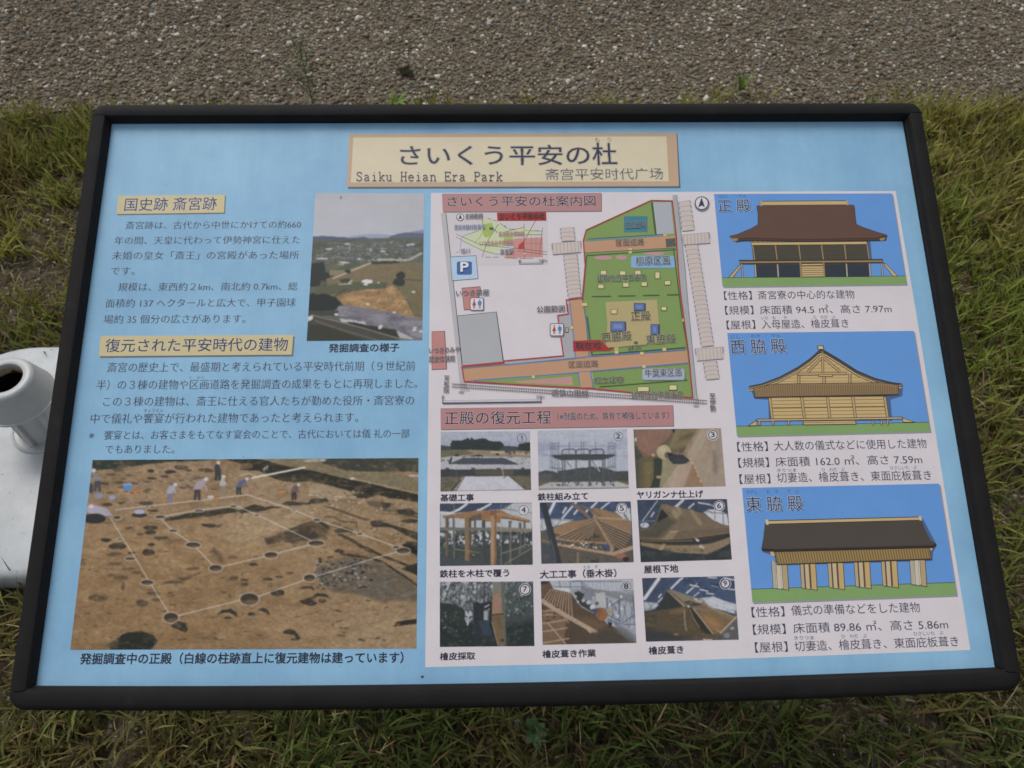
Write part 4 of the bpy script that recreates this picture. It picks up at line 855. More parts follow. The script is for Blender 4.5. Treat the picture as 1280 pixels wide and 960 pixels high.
# post holes joined by white lines
def hole(P, rx, ry, rot=0):
    x, y = P; p.ell(x, y, rx * .95, ry * .95, (92, 74, 54), 1, .9, 0, rot); p.ell(x - rx * .05, y - ry * .22, rx * .86, ry * .66, (60, 53, 44), 2, .95, 1, rot); p.ell(x + rx * .15, y + ry * .38, rx * .6, ry * .34, (122, 98, 70), 2, .7, 1, rot)
    a = np.linspace(0, 2 * math.pi, 25); c, q = math.cos(R(rot)), math.sin(R(rot)); p.line([(x + rx * math.cos(t) * c - ry * math.sin(t) * q, y + rx * math.cos(t) * q + ry * math.sin(t) * c) for t in a], 2.8, WL, .8, 1.2)
h_in = [(335, 240), (380, 288), (450, 337), (528, 418), (720, 372), (878, 331)]
p.lines([[(180, 215), (420, 188), (640, 163)], [(160, 240), (205, 315), (250, 385), (300, 470), (365, 575)], [(640, 163), (800, 215), (880, 250), (1030, 298), (1160, 345)], [(370, 590), (620, 528), (680, 515), (850, 455), (1090, 380), (1190, 355)], [(335, 240), (470, 215), (605, 200)], [(340, 250), (380, 288), (450, 337), (528, 418)], [(528, 418), (720, 372), (878, 331)], [(605, 203), (670, 232), (860, 322)]], 2.9, WL, .9)
for (x, y), rx, ry in zip(h_in, (20, 17, 28, 24, 25, 30), (7, 6, 11, 13, 12, 11)): hole((x, y), rx, ry)
for x, y, rx, ry in ((470, 218, 18, 5), (590, 203, 14, 5), (185, 242, 15, 8), (195, 317, 12, 4), (230, 385, 20, 7), (290, 468, 24, 10), (372, 590, 28, 19), (645, 526, 34, 22), (854, 452, 22, 14), (880, 250, 14, 6), (1030, 299, 12, 5), (1180, 357, 26, 12), (1155, 345, 14, 6), (290, 204, 10, 3), (800, 217, 9, 3), (670, 234, 10, 4)): hole((x, y), rx, ry)
# diggers, buckets
def digger(pt, h, lean, top, low, hat=(196, 190, 190)):
    x, y = pt; w = h * .20
    p.poly([(x - w * .7, y), (x - w * .55, y - h * .45), (x + w * .7, y - h * .45), (x + w * .75, y), (x + w * .2, y), (x + w * .08, y - h * .3), (x - w * .15, y)], low, 1)
    p.poly([(x - w * .8, y - h * .42), (x + lean * .4 - w * .7, y - h * .75), (x + lean * .9, y - h * .88), (x + lean + w * .2, y - h * .74), (x + w * .9, y - h * .45)], top, 1); p.ell(x + lean * 1.15, y - h * .86, w * .46, w * .40, hat)
    p.line([(x + lean * .8, y - h * .72), (x + lean * 1.25, y - h * .45)], w * .35, top)
for xy, h, ln, tp, lw in (((735, 355), 150, 35, (160, 158, 170), (116, 118, 132)), ((925, 335), 170, 55, (160, 148, 156), (70, 60, 58)), ((1105, 300), 150, 5, (176, 168, 162), (138, 124, 106)), ((1215, 300), 130, 50, (92, 94, 118), (64, 60, 66)), ((1070, 200), 145, 4, (58, 58, 66), (54, 54, 58)), ((232, 275), 170, -22, (128, 128, 130), (72, 70, 74))):
    (q,) = A1(xy); digger(q, h / 2, ln / 2, tp, lw)
(q,) = A2((375, 335)); digger(q, 62, 14, (104, 84, 88), (62, 52, 52)); (q,) = A2((165, 150)); digger(q, 28, 12, (150, 144, 142), (96, 92, 84))
p.ell(*A1((200, 400))[0], 20, 15, (172, 164, 176), 3); p.ell(*A1((260, 410))[0], 34, 14, (168, 160, 178), 4, 1, 0, 20); p.ell(*A1((210, 465))[0], 40, 18, (44, 46, 44), 4); p.line(A1((280, 410), (330, 435)), 9, (160, 152, 168)); p.ell(*A1((190, 378))[0], 9, 7, (206, 200, 206))
p.poly(A1((412, 228), (470, 222), (472, 268), (414, 270)), (84, 132, 188), 2); p.poly(A1((412, 222), (470, 218), (470, 232), (412, 236)), (120, 160, 204), 1); p.ell(*A1((495, 275))[0], 16, 5, (180, 110, 64), 2); p.ell(*A1((240, 305))[0], 16, 8, (130, 140, 172), 2); p.ell(*A1((335, 318))[0], 11, 8, (146, 156, 192), 2); p.ell(*A1((525, 440))[0], 28, 8, DK, 3); p.ell(*A1((525, 418))[0], 20, 8, (164, 170, 198), 2); p.ell(*A1((695, 340))[0], 10, 4, (186, 116, 62)); p.ell(*A2((290, 278))[0], 12, 5, (190, 122, 66)); p.ell(*A1((1065, 328))[0], 14, 4, (186, 112, 64)); p.ell(*A1((1020, 312))[0], 12, 5, (190, 186, 190))
p.line(A2((85, 180), (450, 108)), 6, (216, 208, 192)); p.line(A2((0, 165), (60, 150), (110, 165)), 5, (180, 164, 140)); p.ell(*A1((190, 255))[0], 8, 18, (70, 64, 66), 3)
p.build()

# ---- nine steps of the rebuilding
N_ = lambda X0, Y0: (X0, Y0, 10.24)
def small(z, px, seed, bg): return Pic(z, Q(z, px), 210, 140, bg, seed)
z = N_(545, 530); p = small(z, [(551, 539.8), (662.3, 539), (663.9, 612.5), (550.6, 614.4)], 11, (158, 166, 190))          # 1 foundation
p.mix(np.clip(1 - p.v * 4, 0, 1), (172, 180, 200), .7); p.blotch(300, 60, 0, (178, 184, 200), .6, 1, p.inside([(0, 0), (1280, 0), (1280, 300), (0, 300)]), 4)
p.poly([(50, 275), (200, 290), (900, 280), (1060, 290), (1220, 280), (1220, 350), (50, 350)], (66, 76, 78), 8); p.poly([(185, 250), (200, 210), (330, 215), (400, 180), (430, 180), (440, 205), (450, 170), (480, 200), (560, 185), (640, 190), (690, 215), (760, 225), (820, 220), (870, 265), (840, 300), (800, 340), (190, 340)], (48, 58, 58), 10); p.poly([(1060, 260), (1130, 235), (1220, 240), (1220, 350), (1050, 320)], (50, 56, 56), 8)
p.poly([(50, 340), (400, 330), (1220, 350), (1220, 440), (50, 440)], (150, 134, 98), 5); p.poly([(50, 340), (380, 335), (500, 380), (50, 425)], (112, 108, 70), 6); p.poly([(700, 345), (900, 350), (1220, 380), (1220, 400), (700, 375)], (184, 166, 130), 6); p.ell(270, 400, 30, 14, (58, 58, 54), 6); p.poly([(440, 412), (550, 390), (610, 405), (600, 418), (440, 420)], (70, 62, 56), 4); p.ell(785, 388, 26, 12, (52, 50, 52), 4); p.poly([(880, 330), (950, 320), (950, 378), (880, 375)], (78, 84, 92), 4); p.poly([(985, 335), (1015, 340), (1010, 380), (985, 375)], (104, 82, 52), 4); p.specks(16, (900, 350, 1210, 400), [(150, 120, 90), (110, 84, 70)], 8, 20, .6, 3)
p.poly([(50, 440), (200, 415), (980, 420), (1220, 435), (1220, 590), (50, 590)], (176, 176, 184), 3); p.poly([(160, 515), (330, 435), (880, 438), (1070, 520)], (70, 80, 92), 2); p.poly([(160, 500), (190, 420), (208, 420), (200, 480), (180, 520)], (48, 56, 60), 2); p.specks(14, (200, 425, 1050, 445), [(86, 90, 98)], 8, 14, .5); p.specks(10, (1000, 440, 1210, 520), [(90, 88, 90)], 6, 14, .5); p.line([(230, 480), (330, 436)], 5, (206, 206, 206)); p.specks(8, (60, 455, 180, 480), [(90, 88, 90)], 8, 14, .5)
p.poly([(50, 582), (1220, 578), (1220, 665), (50, 680)], (62, 66, 70), 2); p.poly([(490, 588), (1000, 584), (980, 664), (520, 666)], (94, 88, 70), 8, .9, 2)
for x in (145, 475, 800, 1110): p.ell(x, 572, 26, 14, (70, 76, 90), 2)
p.poly([(50, 680), (400, 668), (1220, 662), (1220, 900), (50, 900)], (112, 104, 78), 4); p.blotch(80, 40, 0, (86, 84, 60), .7, 4, p.inside([(50, 670), (1220, 660), (1220, 870), (50, 870)])); p.poly([(330, 680), (380, 672), (270, 860), (160, 860)], (148, 142, 130), 6, .9, 2); p.poly([(180, 850), (300, 710), (330, 710), (210, 860)], (70, 66, 54), 5); p.poly([(375, 672), (930, 668), (1140, 845), (265, 862)], (196, 194, 206), 1); p.line([(268, 856), (1140, 842)], 8, (150, 148, 160)); p.line([(850, 580), (866, 690), (890, 680)], 12, (180, 166, 132)); p.line([(866, 695), (895, 670)], 6, (60, 56, 50)); p.line([(265, 580), (265, 690)], 6, (110, 100, 84)); p.tex(.08, 26, None, 3)
p.build(('1', 1100, 185, 60, 3))
z = N_(665, 530); p = small(z, [(672, 538.3), (783.7, 536.4), (786, 610.3), (673.3, 612.5)], 12, (172, 180, 200))             # 2 steel posts and scaffold
p.blotch(300, 70, .02, (140, 150, 186), .8, 1, p.inside([(0, 0), (1280, 0), (1280, 420), (0, 420)]), 4); p.mix(np.clip(1 - p.v * 3, 0, 1), (184, 190, 204), .6); p.poly([(60, 240), (300, 260), (300, 320), (60, 330)], (138, 148, 188), 20, .8, 6)
p.poly([(60, 630), (180, 590), (260, 600), (330, 630), (1240, 600), (1240, 760), (60, 790)], (74, 78, 74), 8); p.poly([(60, 640), (260, 640), (260, 740), (60, 760)], (90, 90, 92), 5, .9); p.poly([(60, 745), (300, 725), (1240, 730), (1240, 790), (60, 800)], (118, 100, 66), 6)
p.poly([(330, 600), (820, 540), (1000, 580), (1060, 610), (1060, 760), (330, 760)], (72, 80, 82), 5); p.poly([(60, 810), (240, 745), (1090, 735), (1240, 780), (1240, 850), (60, 850)], (176, 176, 178), 3)
ST = (74, 80, 100); BR_ = (80, 86, 84)
for x in (238, 262, 290, 325, 345, 1000, 1030, 1052, 1070, 975): p.line([(x, 230 + (x % 3) * 8), (x, 740)], 5, ST, .85)
for x in (475, 632, 662, 815): p.line([(x, 230), (x, 400)], 6, ST)
for y in (248, 290, 320): p.lines([[(238, y), (345, y)], [(975, y - 4), (1055, y - 4)]], 4, ST, .8)
p.line([(340, 290), (1050, 278)], 3, ST, .8)
for k in range(7): p.line([(240, 300 + k * 60), (330, 350 + k * 60)], 3, ST, .7); p.line([(980, 350 + k * 50), (1060, 300 + k * 50)], 3, ST, .7)
for x0, x1 in ((380, 560), (560, 740), (740, 920)): p.line([(x0, 400), (x0 + 8, 340), (x0 + 40, 325), (x1 - 30, 322), (x1 - 6, 340), (x1, 400)], 14, BR_); p.line([(x0 + 15, 392), (x1 - 15, 388)], 10, BR_)
p.poly([(250, 405), (1060, 395), (1055, 408), (920, 460), (380, 465), (300, 440)], (70, 74, 76), 2); p.line([(250, 405), (1060, 395)], 10, (52, 54, 68))
for x in (390, 420, 565, 730, 745, 905, 930): p.line([(x, 450), (x, 790)], 16, (84, 90, 88), .9)
for x, y0, y1, w in ((480, 480, 540, 26), (640, 480, 545, 40), (690, 480, 550, 20), (800, 490, 540, 50)): p.poly([(x, 470), (x + w, 470), (x + w, 560), (x, 560)], (184, 186, 196), 4)
p.lines([[(250, 560), (390, 575)], [(940, 560), (1070, 545)], [(440, 480), (500, 550)], [(770, 470), (830, 560)]], 8, (74, 78, 90)); p.specks(40, (250, 740, 1090, 790), [(90, 94, 94), (70, 74, 76)], 6, 16, .6, 3); p.line([(840, 570), (866, 605)], 12, (196, 196, 196)); p.tex(.08, 22, None, 3)
p.line([(60, 835), (1240, 820)], 14, (120, 122, 118)); p.build(('2', 1105, 160, 58, 3))
z = N_(785, 530); p = small(z, [(791.7, 536.9), (901, 535.3), (907, 607.8), (795.5, 610.3)], 13, (156, 128, 96))               # 3 planing by hand
p.poly([(60, 60), (640, 60), (640, 330), (420, 830), (60, 830)], (112, 104, 68), 6); p.poly([(60, 440), (450, 450), (400, 830), (80, 830)], (104, 92, 54), 6); p.poly([(200, 470), (330, 470), (300, 830), (200, 830)], (132, 112, 64), 10, .8, 4); p.poly([(330, 430), (450, 440), (440, 700), (400, 830), (280, 830), (330, 700)], (58, 66, 58), 4); p.poly([(60, 260), (140, 300), (200, 420), (120, 460), (60, 440)], (70, 78, 68), 5); p.poly([(60, 480), (140, 470), (140, 830), (80, 830)], (76, 80, 66), 8, .9, 4)
p.poly([(600, 60), (880, 60), (780, 250), (640, 330), (520, 300), (560, 200)], (138, 118, 72), 6); p.poly([(660, 170), (860, 100), (820, 160), (640, 230)], (96, 88, 58), 8, .9, 3); p.poly([(640, 320), (760, 270), (720, 360), (640, 390)], (96, 76, 50), 6, .9, 3)
p.poly([(440, 450), (640, 420), (640, 560), (500, 720), (400, 830), (430, 620)], (158, 144, 96), 6); p.poly([(900, 60), (1240, 60), (1260, 820), (700, 820), (860, 480), (720, 350)], (170, 146, 118), 3)
for a, b, c in (((1030, 60), (800, 500), (186, 166, 136)), ((900, 60), (740, 380), (150, 114, 78)), ((950, 100), (770, 420), (192, 160, 122)), ((1120, 60), (980, 480), (164, 130, 94)), ((1180, 100), (1100, 820), (150, 130, 116)), ((1100, 350), (1120, 620), (120, 100, 84)), ((1010, 300), (900, 520), (176, 142, 106))): p.line([a, b], 42, c, .6, 6, 3)
p.poly([(640, 530), (830, 490), (700, 820), (420, 830), (500, 720)], (182, 150, 120), 3); p.poly([(830, 510), (970, 800), (700, 820), (760, 660)], (164, 120, 80), 4); p.line([(640, 560), (560, 820)], 40, (196, 164, 134), .7, 4, 3); p.line([(800, 560), (720, 800)], 20, (196, 156, 118), .7, 4, 2)
p.poly([(80, 70), (560, 65), (560, 140), (480, 230), (400, 300), (360, 400), (300, 420), (200, 410), (140, 330), (100, 190)], (150, 104, 82), 5); p.poly([(110, 110), (300, 90), (330, 300), (200, 390), (130, 300)], (160, 108, 78), 20, .7, 6); p.line([(560, 130), (500, 220), (400, 280)], 14, (104, 66, 48), .9, 3, 1); p.line([(140, 330), (260, 425), (350, 430)], 22, (136, 82, 56), .9, 4, 1); p.ell(322, 400, 20, 20, (206, 160, 128), 4); p.ell(95, 200, 14, 24, (206, 190, 180), 3); p.poly([(552, 66), (610, 66), (590, 125)], (56, 50, 84), 3)
p.ell(460, 360, 92, 92, (190, 168, 116), 4); p.ell(440, 330, 50, 40, (204, 184, 136), 6, .8, 3); p.ell(505, 400, 40, 44, (104, 98, 84), 3); p.poly([(500, 400), (540, 366), (600, 390), (700, 390), (790, 470), (720, 510), (580, 515), (530, 470)], (58, 62, 68), 5); p.ell(540, 390, 36, 22, (44, 48, 52), 4); p.line([(560, 460), (740, 470)], 10, (78, 82, 86), .7, 3, 1); p.ell(390, 680, 36, 18, (186, 146, 100), 4); p.ell(350, 690, 16, 10, (46, 40, 36), 3)
for x, y in ((800, 450), (830, 500), (860, 560), (885, 610), (900, 660), (930, 730)): p.ell(x, y, 22, 12, (206, 164, 118), 3, 1, 0, 55)
p.tex(.06, 40, 60, 3); p.build(('3', 1088, 140, 54, 16))
z = N_(545, 622); p = small(z, [(549.8, 629.2), (664.7, 628.3), (666, 705.8), (549.8, 707.5)], 14, (82, 86, 84))               # 4 wooden posts round the steel
p.poly([(50, 70), (1230, 70), (1230, 480), (50, 480)], (178, 184, 190), 0); p.poly([(50, 380), (1240, 400), (1240, 870), (50, 870)], (84, 92, 92), 4)
p.poly([(50, 80), (980, 70), (850, 150), (560, 165), (230, 200), (50, 200)], (56, 70, 96), 3); p.poly([(650, 100), (960, 75), (840, 150), (600, 165)], (58, 78, 122), 4); p.line([(395, 80), (300, 150), (190, 200), (60, 190)], 30, (202, 204, 208), 1, 2); p.line([(700, 80), (590, 145), (530, 165)], 26, (204, 206, 210), 1, 2)
p.specks(120, (60, 430, 700, 620), [(196, 198, 200), (60, 70, 72), (52, 58, 60), (170, 176, 184)], 8, 24, 1.2, 4); p.specks(90, (740, 430, 1230, 640), [(190, 194, 200), (56, 64, 66), (60, 68, 72)], 8, 22, 1.5, 4); p.specks(60, (60, 600, 900, 780), [(120, 126, 130), (48, 54, 56), (62, 70, 70)], 10, 26, .5, 4)
p.poly([(50, 640), (1240, 600), (1240, 870), (50, 870)], (62, 70, 68), 10, .75, 4)
p.poly([(80, 235), (420, 180), (700, 160), (830, 160), (950, 220), (1210, 290), (1200, 320), (1050, 300), (900, 270), (830, 270), (820, 330), (560, 290), (450, 260), (400, 270), (230, 265), (100, 265)], (168, 112, 60), 3); p.poly([(450, 240), (580, 200), (580, 290), (450, 300)], (104, 92, 74), 4); p.line([(680, 190), (830, 215), (960, 240), (1200, 310)], 22, (188, 130, 72), .9, 3); p.line([(830, 260), (950, 270), (1190, 315)], 14, (110, 72, 42), .9, 3); p.poly([(690, 160), (780, 160), (770, 250), (690, 240)], (150, 92, 48), 4)
def post_(x, w, y0, y1, c, d): p.poly([(x, y0), (x + w, y0), (x + w, y1), (x, y1)], c, 2); p.poly([(x + w * .68, y0), (x + w, y0), (x + w, y1), (x + w * .68, y1)], d, 3, .8, 1)
post_(118, 44, 250, 750, (116, 98, 74), (70, 66, 58)); post_(370, 80, 260, 870, (150, 112, 68), (72, 64, 50)); post_(700, 72, 230, 870, (186, 136, 84), (120, 80, 48)); post_(215, 22, 240, 780, (74, 78, 76), (56, 60, 58)); post_(590, 40, 290, 800, (72, 80, 78), (50, 56, 56)); post_(930, 34, 300, 860, (88, 90, 82), (62, 66, 60)); post_(1060, 34, 320, 720, (110, 106, 92), (70, 70, 62)); post_(1120, 22, 310, 640, (90, 92, 84), (70, 72, 66)); post_(490, 20, 300, 600, (84, 88, 84), (60, 60, 60)); post_(860, 16, 430, 760, (60, 68, 70), (50, 56, 58))
for k in range(6): p.line([(980 + k * 44, 430), (980 + k * 44, 620)], 14, (52, 58, 62), .8)
p.poly([(50, 388), (700, 380), (700, 425), (50, 420)], (118, 116, 100), 3, .9); p.poly([(770, 370), (1230, 400), (1230, 440), (770, 435)], (138, 130, 108), 4, .9)
for x in (232, 832, 955): p.line([(x, 90), (x, 860)], 9, (150, 152, 148), .8)
p.line([(240, 660), (560, 705)], 10, (150, 132, 86)); p.line([(830, 720), (1050, 650), (1160, 595)], 12, (146, 142, 110)); p.line([(880, 850), (1000, 780), (1220, 650)], 12, (140, 134, 102)); p.poly([(50, 740), (300, 790), (640, 865), (50, 870)], (66, 78, 84), 4); p.line([(470, 730), (490, 735)], 12, (196, 170, 120)); p.lines([[(860, 140), (1230, 200)], [(870, 120), (930, 90)], [(900, 130), (960, 80)]], 7, (90, 98, 110)); p.tex(.10, 18, None, 3)
p.build(('4', 1122, 162, 62, 8))
z = N_(670, 620); p = small(z, [(674.5, 628.1), (788.3, 626.7), (792.2, 702.8), (676.7, 704.7)], 15, (64, 84, 124))              # 5 rafters
def roofsheet(p, w, h):
    p.poly([(0, 0), (1280, 0), (1280, h), (0, h)], (60, 82, 124), 0); p.blotch(120, 80, .02, (44, 58, 88), .8, 3, p.inside([(0, 0), (1280, 0), (1280, h), (0, h)]), 5); p.blotch(60, 40, .1, (80, 104, 150), .6, 5, p.inside([(0, 0), (1280, 0), (1280, h), (0, h)]), 5)
roofsheet(p, 1280, 400)
for a, b, w in (((235, 85), (155, 250), 40), ((385, 150), (345, 215), 24), ((470, 130), (335, 285), 26), ((540, 170), (490, 230), 24), ((780, 80), (705, 150), 24), ((940, 80), (830, 165), 18), ((510, 85), (490, 105), 30), ((660, 180), (640, 205), 24)): p.line([a, b], w, (200, 204, 210), 1, 2)
p.poly([(50, 290), (480, 300), (400, 345), (200, 400), (60, 460)], (186, 190, 196), 4); p.line([(50, 300), (480, 310)], 12, (120, 134, 160), .9); p.lines([[(70, 300), (90, 460)], [(200, 310), (240, 380)], [(320, 310), (260, 380)]], 8, (110, 120, 140)); p.poly([(1000, 200), (1200, 150), (1220, 340), (1120, 290)], (188, 192, 198), 4); p.line([(1130, 235), (1190, 330)], 20, (84, 96, 112)); p.line([(1000, 200), (1100, 280)], 12, (120, 116, 110))
p.poly([(740, 150), (860, 170), (1000, 215), (1130, 300), (1220, 320), (1220, 560), (780, 300), (700, 200)], (158, 116, 76), 3); p.poly([(220, 410), (420, 330), (640, 300), (760, 280), (620, 420), (420, 560), (240, 540)], (166, 118, 74), 3); p.poly([(760, 280), (940, 600), (280, 600), (260, 540)], (118, 92, 66), 4); p.poly([(780, 290), (1220, 500), (1220, 660), (990, 720)], (92, 78, 60), 4); p.poly([(50, 440), (260, 480), (980, 720), (1230, 640), (1250, 860), (60, 880)], (96, 88, 74), 4)
for k in range(11): p.line([(780 - k * 6, 300 + k * 22), (250 + k * 60, 540 + k * 14)], 13, (178, 136, 94) if k % 2 else (188, 148, 108), .95)
for k in range(12): p.line([(775 - k * 5, 318 + k * 22), (290 + k * 60, 552 + k * 14)], 7, (76, 62, 46), .8)
for k in range(8): p.line([(820 + k * 18, 320 + k * 38), (1225 - k * 16, 490 + k * 30)], 12, (180, 142, 104), .95); p.line([(826 + k * 18, 340 + k * 38), (1225 - k * 16, 508 + k * 30)], 10, (70, 60, 48), .8)
p.blotch(50, 40, .04, (56, 62, 54), .7, 9, p.inside([(660, 480), (860, 480), (900, 700), (560, 660)])); p.line([(750, 270), (980, 660), (960, 720)], 46, (176, 130, 88)); p.line([(770, 275), (990, 650)], 12, (140, 98, 62)); p.line([(800, 280), (1160, 300)], 20, (190, 146, 100)); p.line([(480, 110), (600, 200), (680, 280)], 42, (136, 104, 76), 1, 3); p.line([(560, 130), (700, 170), (820, 260)], 26, (130, 98, 70)); p.line([(250, 545), (460, 575), (900, 605)], 22, (172, 130, 84)); p.line([(290, 620), (640, 690), (990, 745)], 40, (186, 144, 104)); p.line([(1000, 740), (1230, 660)], 50, (186, 148, 110)); p.line([(300, 645), (1000, 770)], 8, (110, 84, 60))
p.specks(26, (300, 600, 800, 660), [(200, 196, 186), (96, 78, 60), (60, 56, 46)], 8, 18, .8, 3); p.blotch(60, 40, .03, (56, 62, 56), .9, 12, p.inside([(60, 780), (1000, 780), (1240, 720), (1240, 870), (60, 880)])); p.ell(1090, 770, 70, 36, (180, 106, 66), 8, .9, 2); p.ell(1150, 810, 44, 30, (58, 48, 44), 5); p.line([(535, 730), (535, 860)], 30, (150, 118, 78), .9); p.line([(840, 780), (840, 860)], 40, (110, 96, 76), .9); p.poly([(50, 600), (200, 640), (230, 860), (60, 880)], (66, 78, 92), 5); p.blotch(50, 40, .05, (100, 90, 80), .6, 14, p.inside([(50, 480), (240, 520), (230, 860), (60, 880)])); p.line([(60, 560), (190, 600)], 20, (150, 114, 84), .9)
p.poly([(55, 90), (130, 85), (220, 420), (330, 860), (250, 870), (150, 480)], (52, 58, 66), 2); p.line([(190, 560), (260, 860)], 10, (120, 124, 130), .8); p.line([(130, 300), (260, 760)], 8, (90, 96, 104), .6, 0, 1); p.tex(.08, 16, None, 3)
p.build(('5', 1100, 160, 60, 8))
z = N_(793, 617); p = small(z, [(796.3, 624.9), (908.6, 623.8), (914.8, 699.4), (800.9, 702.8)], 16, (60, 66, 78))               # 6 roof boarding
roofsheet(p, 1280, 460); p.mix(p.inside([(0, 0), (1280, 0), (1280, 460), (0, 460)]), (54, 62, 74), .45)
for k in range(11): p.ell(290 - k * 18, 100 + k * 24, 15, 8, (184, 190, 200), 2, 1, 0, -50)
for a, b, w in (((250, 240), (215, 295), 18), ((620, 85), (530, 170), 34), ((760, 130), (695, 185), 22), ((820, 115), (960, 140), 20), ((960, 140), (1080, 180), 12)): p.line([a, b], w, (192, 194, 196), 1, 2)
p.poly([(880, 240), (960, 200), (1090, 210), (1190, 270), (1210, 410), (1130, 400), (1000, 330)], (196, 198, 204), 6); p.lines([[(900, 230), (1190, 260)], [(940, 205), (1000, 260)], [(1130, 230), (1140, 400)], [(1030, 220), (1030, 330)]], 9, (96, 104, 116)); p.ell(130, 405, 56, 34, (188, 192, 198), 8); p.line([(60, 355), (260, 350)], 9, (130, 140, 160)); p.line([(90, 440), (180, 300)], 7, (90, 98, 110))
p.poly([(345, 140), (400, 135), (520, 170), (720, 205), (890, 255), (1060, 370), (1215, 420), (1225, 520), (800, 570), (400, 585), (70, 575), (60, 450), (200, 440), (270, 360)], (128, 106, 76), 4); p.poly([(270, 370), (340, 190), (440, 310), (560, 350), (400, 480), (300, 570), (70, 575), (60, 460), (200, 450)], (84, 80, 62), 8, .9, 3); p.poly([(285, 370), (345, 195), (440, 290), (340, 340)], (42, 46, 50), 4); p.poly([(345, 140), (400, 140), (620, 330), (560, 350)], (134, 108, 66), 6); p.line([(430, 240), (620, 330)], 12, (90, 76, 54), .8, 3)
for a, b in (((500, 210), (560, 280)), ((560, 180), (590, 250)), ((490, 250), (540, 300))): p.line([a, b], 34, (178, 150, 104), .8, 8, 2)
p.line([(730, 215), (780, 300), (850, 390)], 46, (172, 138, 92), .75, 10, 2); p.line([(640, 340), (700, 450), (770, 560)], 20, (146, 116, 76), .6, 6, 3)
for k in range(6): p.line([(450 - k * 20, 490 + k * 19), (560 - k * 14, 480 + k * 20)], 12, (206, 166, 112), .9, 2)
for k in range(12): p.line([(90, 470 + k * 9), (500, 500 + k * 7), (800, 470 + k * 8), (1210, 440 + k * 6)], 3, (86, 70, 48), .5, 2)
p.line([(70, 590), (400, 600), (700, 580), (1000, 550), (1220, 510)], 26, (70, 62, 52), 1, 2); p.line([(70, 612), (400, 635), (700, 640), (900, 620), (1220, 530)], 44, (60, 56, 48), 1, 3); p.lines([[(80, 575), (420, 590), (800, 560), (1220, 500)], [(90, 600), (480, 612), (740, 600)]], 8, (160, 128, 84))
p.poly([(75, 620), (400, 660), (800, 660), (980, 640), (1220, 560), (1220, 640), (1070, 720), (930, 775), (560, 755), (250, 700), (80, 660)], (152, 124, 84), 3)
for x in range(140, 1000, 60): p.line([(x + 40, 640), (x, 740)], 12, (132, 106, 70) if x % 120 else (174, 146, 104), .5, 2, 1)
p.line([(380, 660), (330, 715)], 44, (200, 150, 86), .8, 5, 1); p.line([(200, 650), (240, 680)], 30, (184, 134, 74), .7, 6, 2); p.poly([(770, 565), (830, 590), (825, 620), (795, 610)], (206, 200, 192), 2); p.poly([(810, 690), (850, 650), (900, 690), (890, 710), (850, 690)], (200, 182, 154), 2)
p.poly([(75, 670), (250, 710), (560, 765), (930, 778), (1070, 725), (1225, 645), (1250, 860), (80, 880)], (50, 58, 62), 3); p.blotch(80, 40, .03, (74, 80, 74), .6, 9, p.inside([(75, 700), (1240, 720), (1250, 860), (80, 880)])); p.tex(.07, 18, None, 3)
p.build(('6', 1085, 160, 56, 12))
z = N_(545, 722); p = small(z, [(549.8, 727.2), (666.4, 726.8), (668, 807.5), (549.8, 808.6)], 17, (70, 80, 78))                # 7 gathering bark
p.poly([(40, 50), (1260, 50), (1260, 420), (40, 420)], (96, 104, 108), 0); p.blotch(50, 60, -.02, (172, 178, 192), .95, 1, np.clip(1.25 - p.v * 1.9, 0, 1) * np.clip(1.5 - p.u * .9, 0, 1), 6); p.blotch(24, 30, .02, (190, 194, 204), .9, 2, np.clip(1.1 - p.v * 2, 0, 1), 8); p.blotch(30, 36, .03, (54, 64, 60), .8, 3, np.clip(1.6 - p.v * 2, 0, 1), 8)
for a, b, w in (((190, 80), (110, 300), 16), ((345, 70), (290, 300), 13), ((530, 80), (510, 300), 14), ((625, 70), (610, 310), 28), ((410, 120), (380, 480), 12), ((70, 80), (60, 200), 12), ((240, 120), (180, 330), 8), ((450, 180), (440, 420), 8), ((680, 90), (670, 280), 10), ((575, 90), (565, 300), 8), ((480, 90), (430, 300), 7), ((950, 300), (960, 560), 10), ((1120, 300), (1100, 720), 9), ((1020, 380), (1030, 560), 14)): p.line([a, b], w, (72, 74, 78), .9, 5)
p.poly([(40, 320), (180, 330), (330, 380), (420, 520), (480, 600), (480, 900), (40, 900)], (44, 58, 52), 30); p.poly([(880, 100), (1260, 60), (1260, 900), (880, 900)], (62, 74, 72), 20, .75, 5); p.poly([(40, 560), (480, 600), (1260, 560), (1260, 900), (40, 900)], (36, 48, 46), 30, .9, 6); p.blotch(44, 30, .06, (74, 90, 78), .6, 6, np.clip(p.v * 2 - .6, 0, 1)); p.specks(50, (880, 200, 1240, 520), [(150, 158, 166), (120, 130, 134), (48, 58, 56)], 5, 14, 1.2, 3); p.specks(24, (60, 440, 300, 700), [(150, 160, 158), (120, 134, 122)], 4, 10, 1, 3); p.specks(30, (380, 420, 460, 600), [(176, 180, 190)], 6, 14, 1.6, 3)
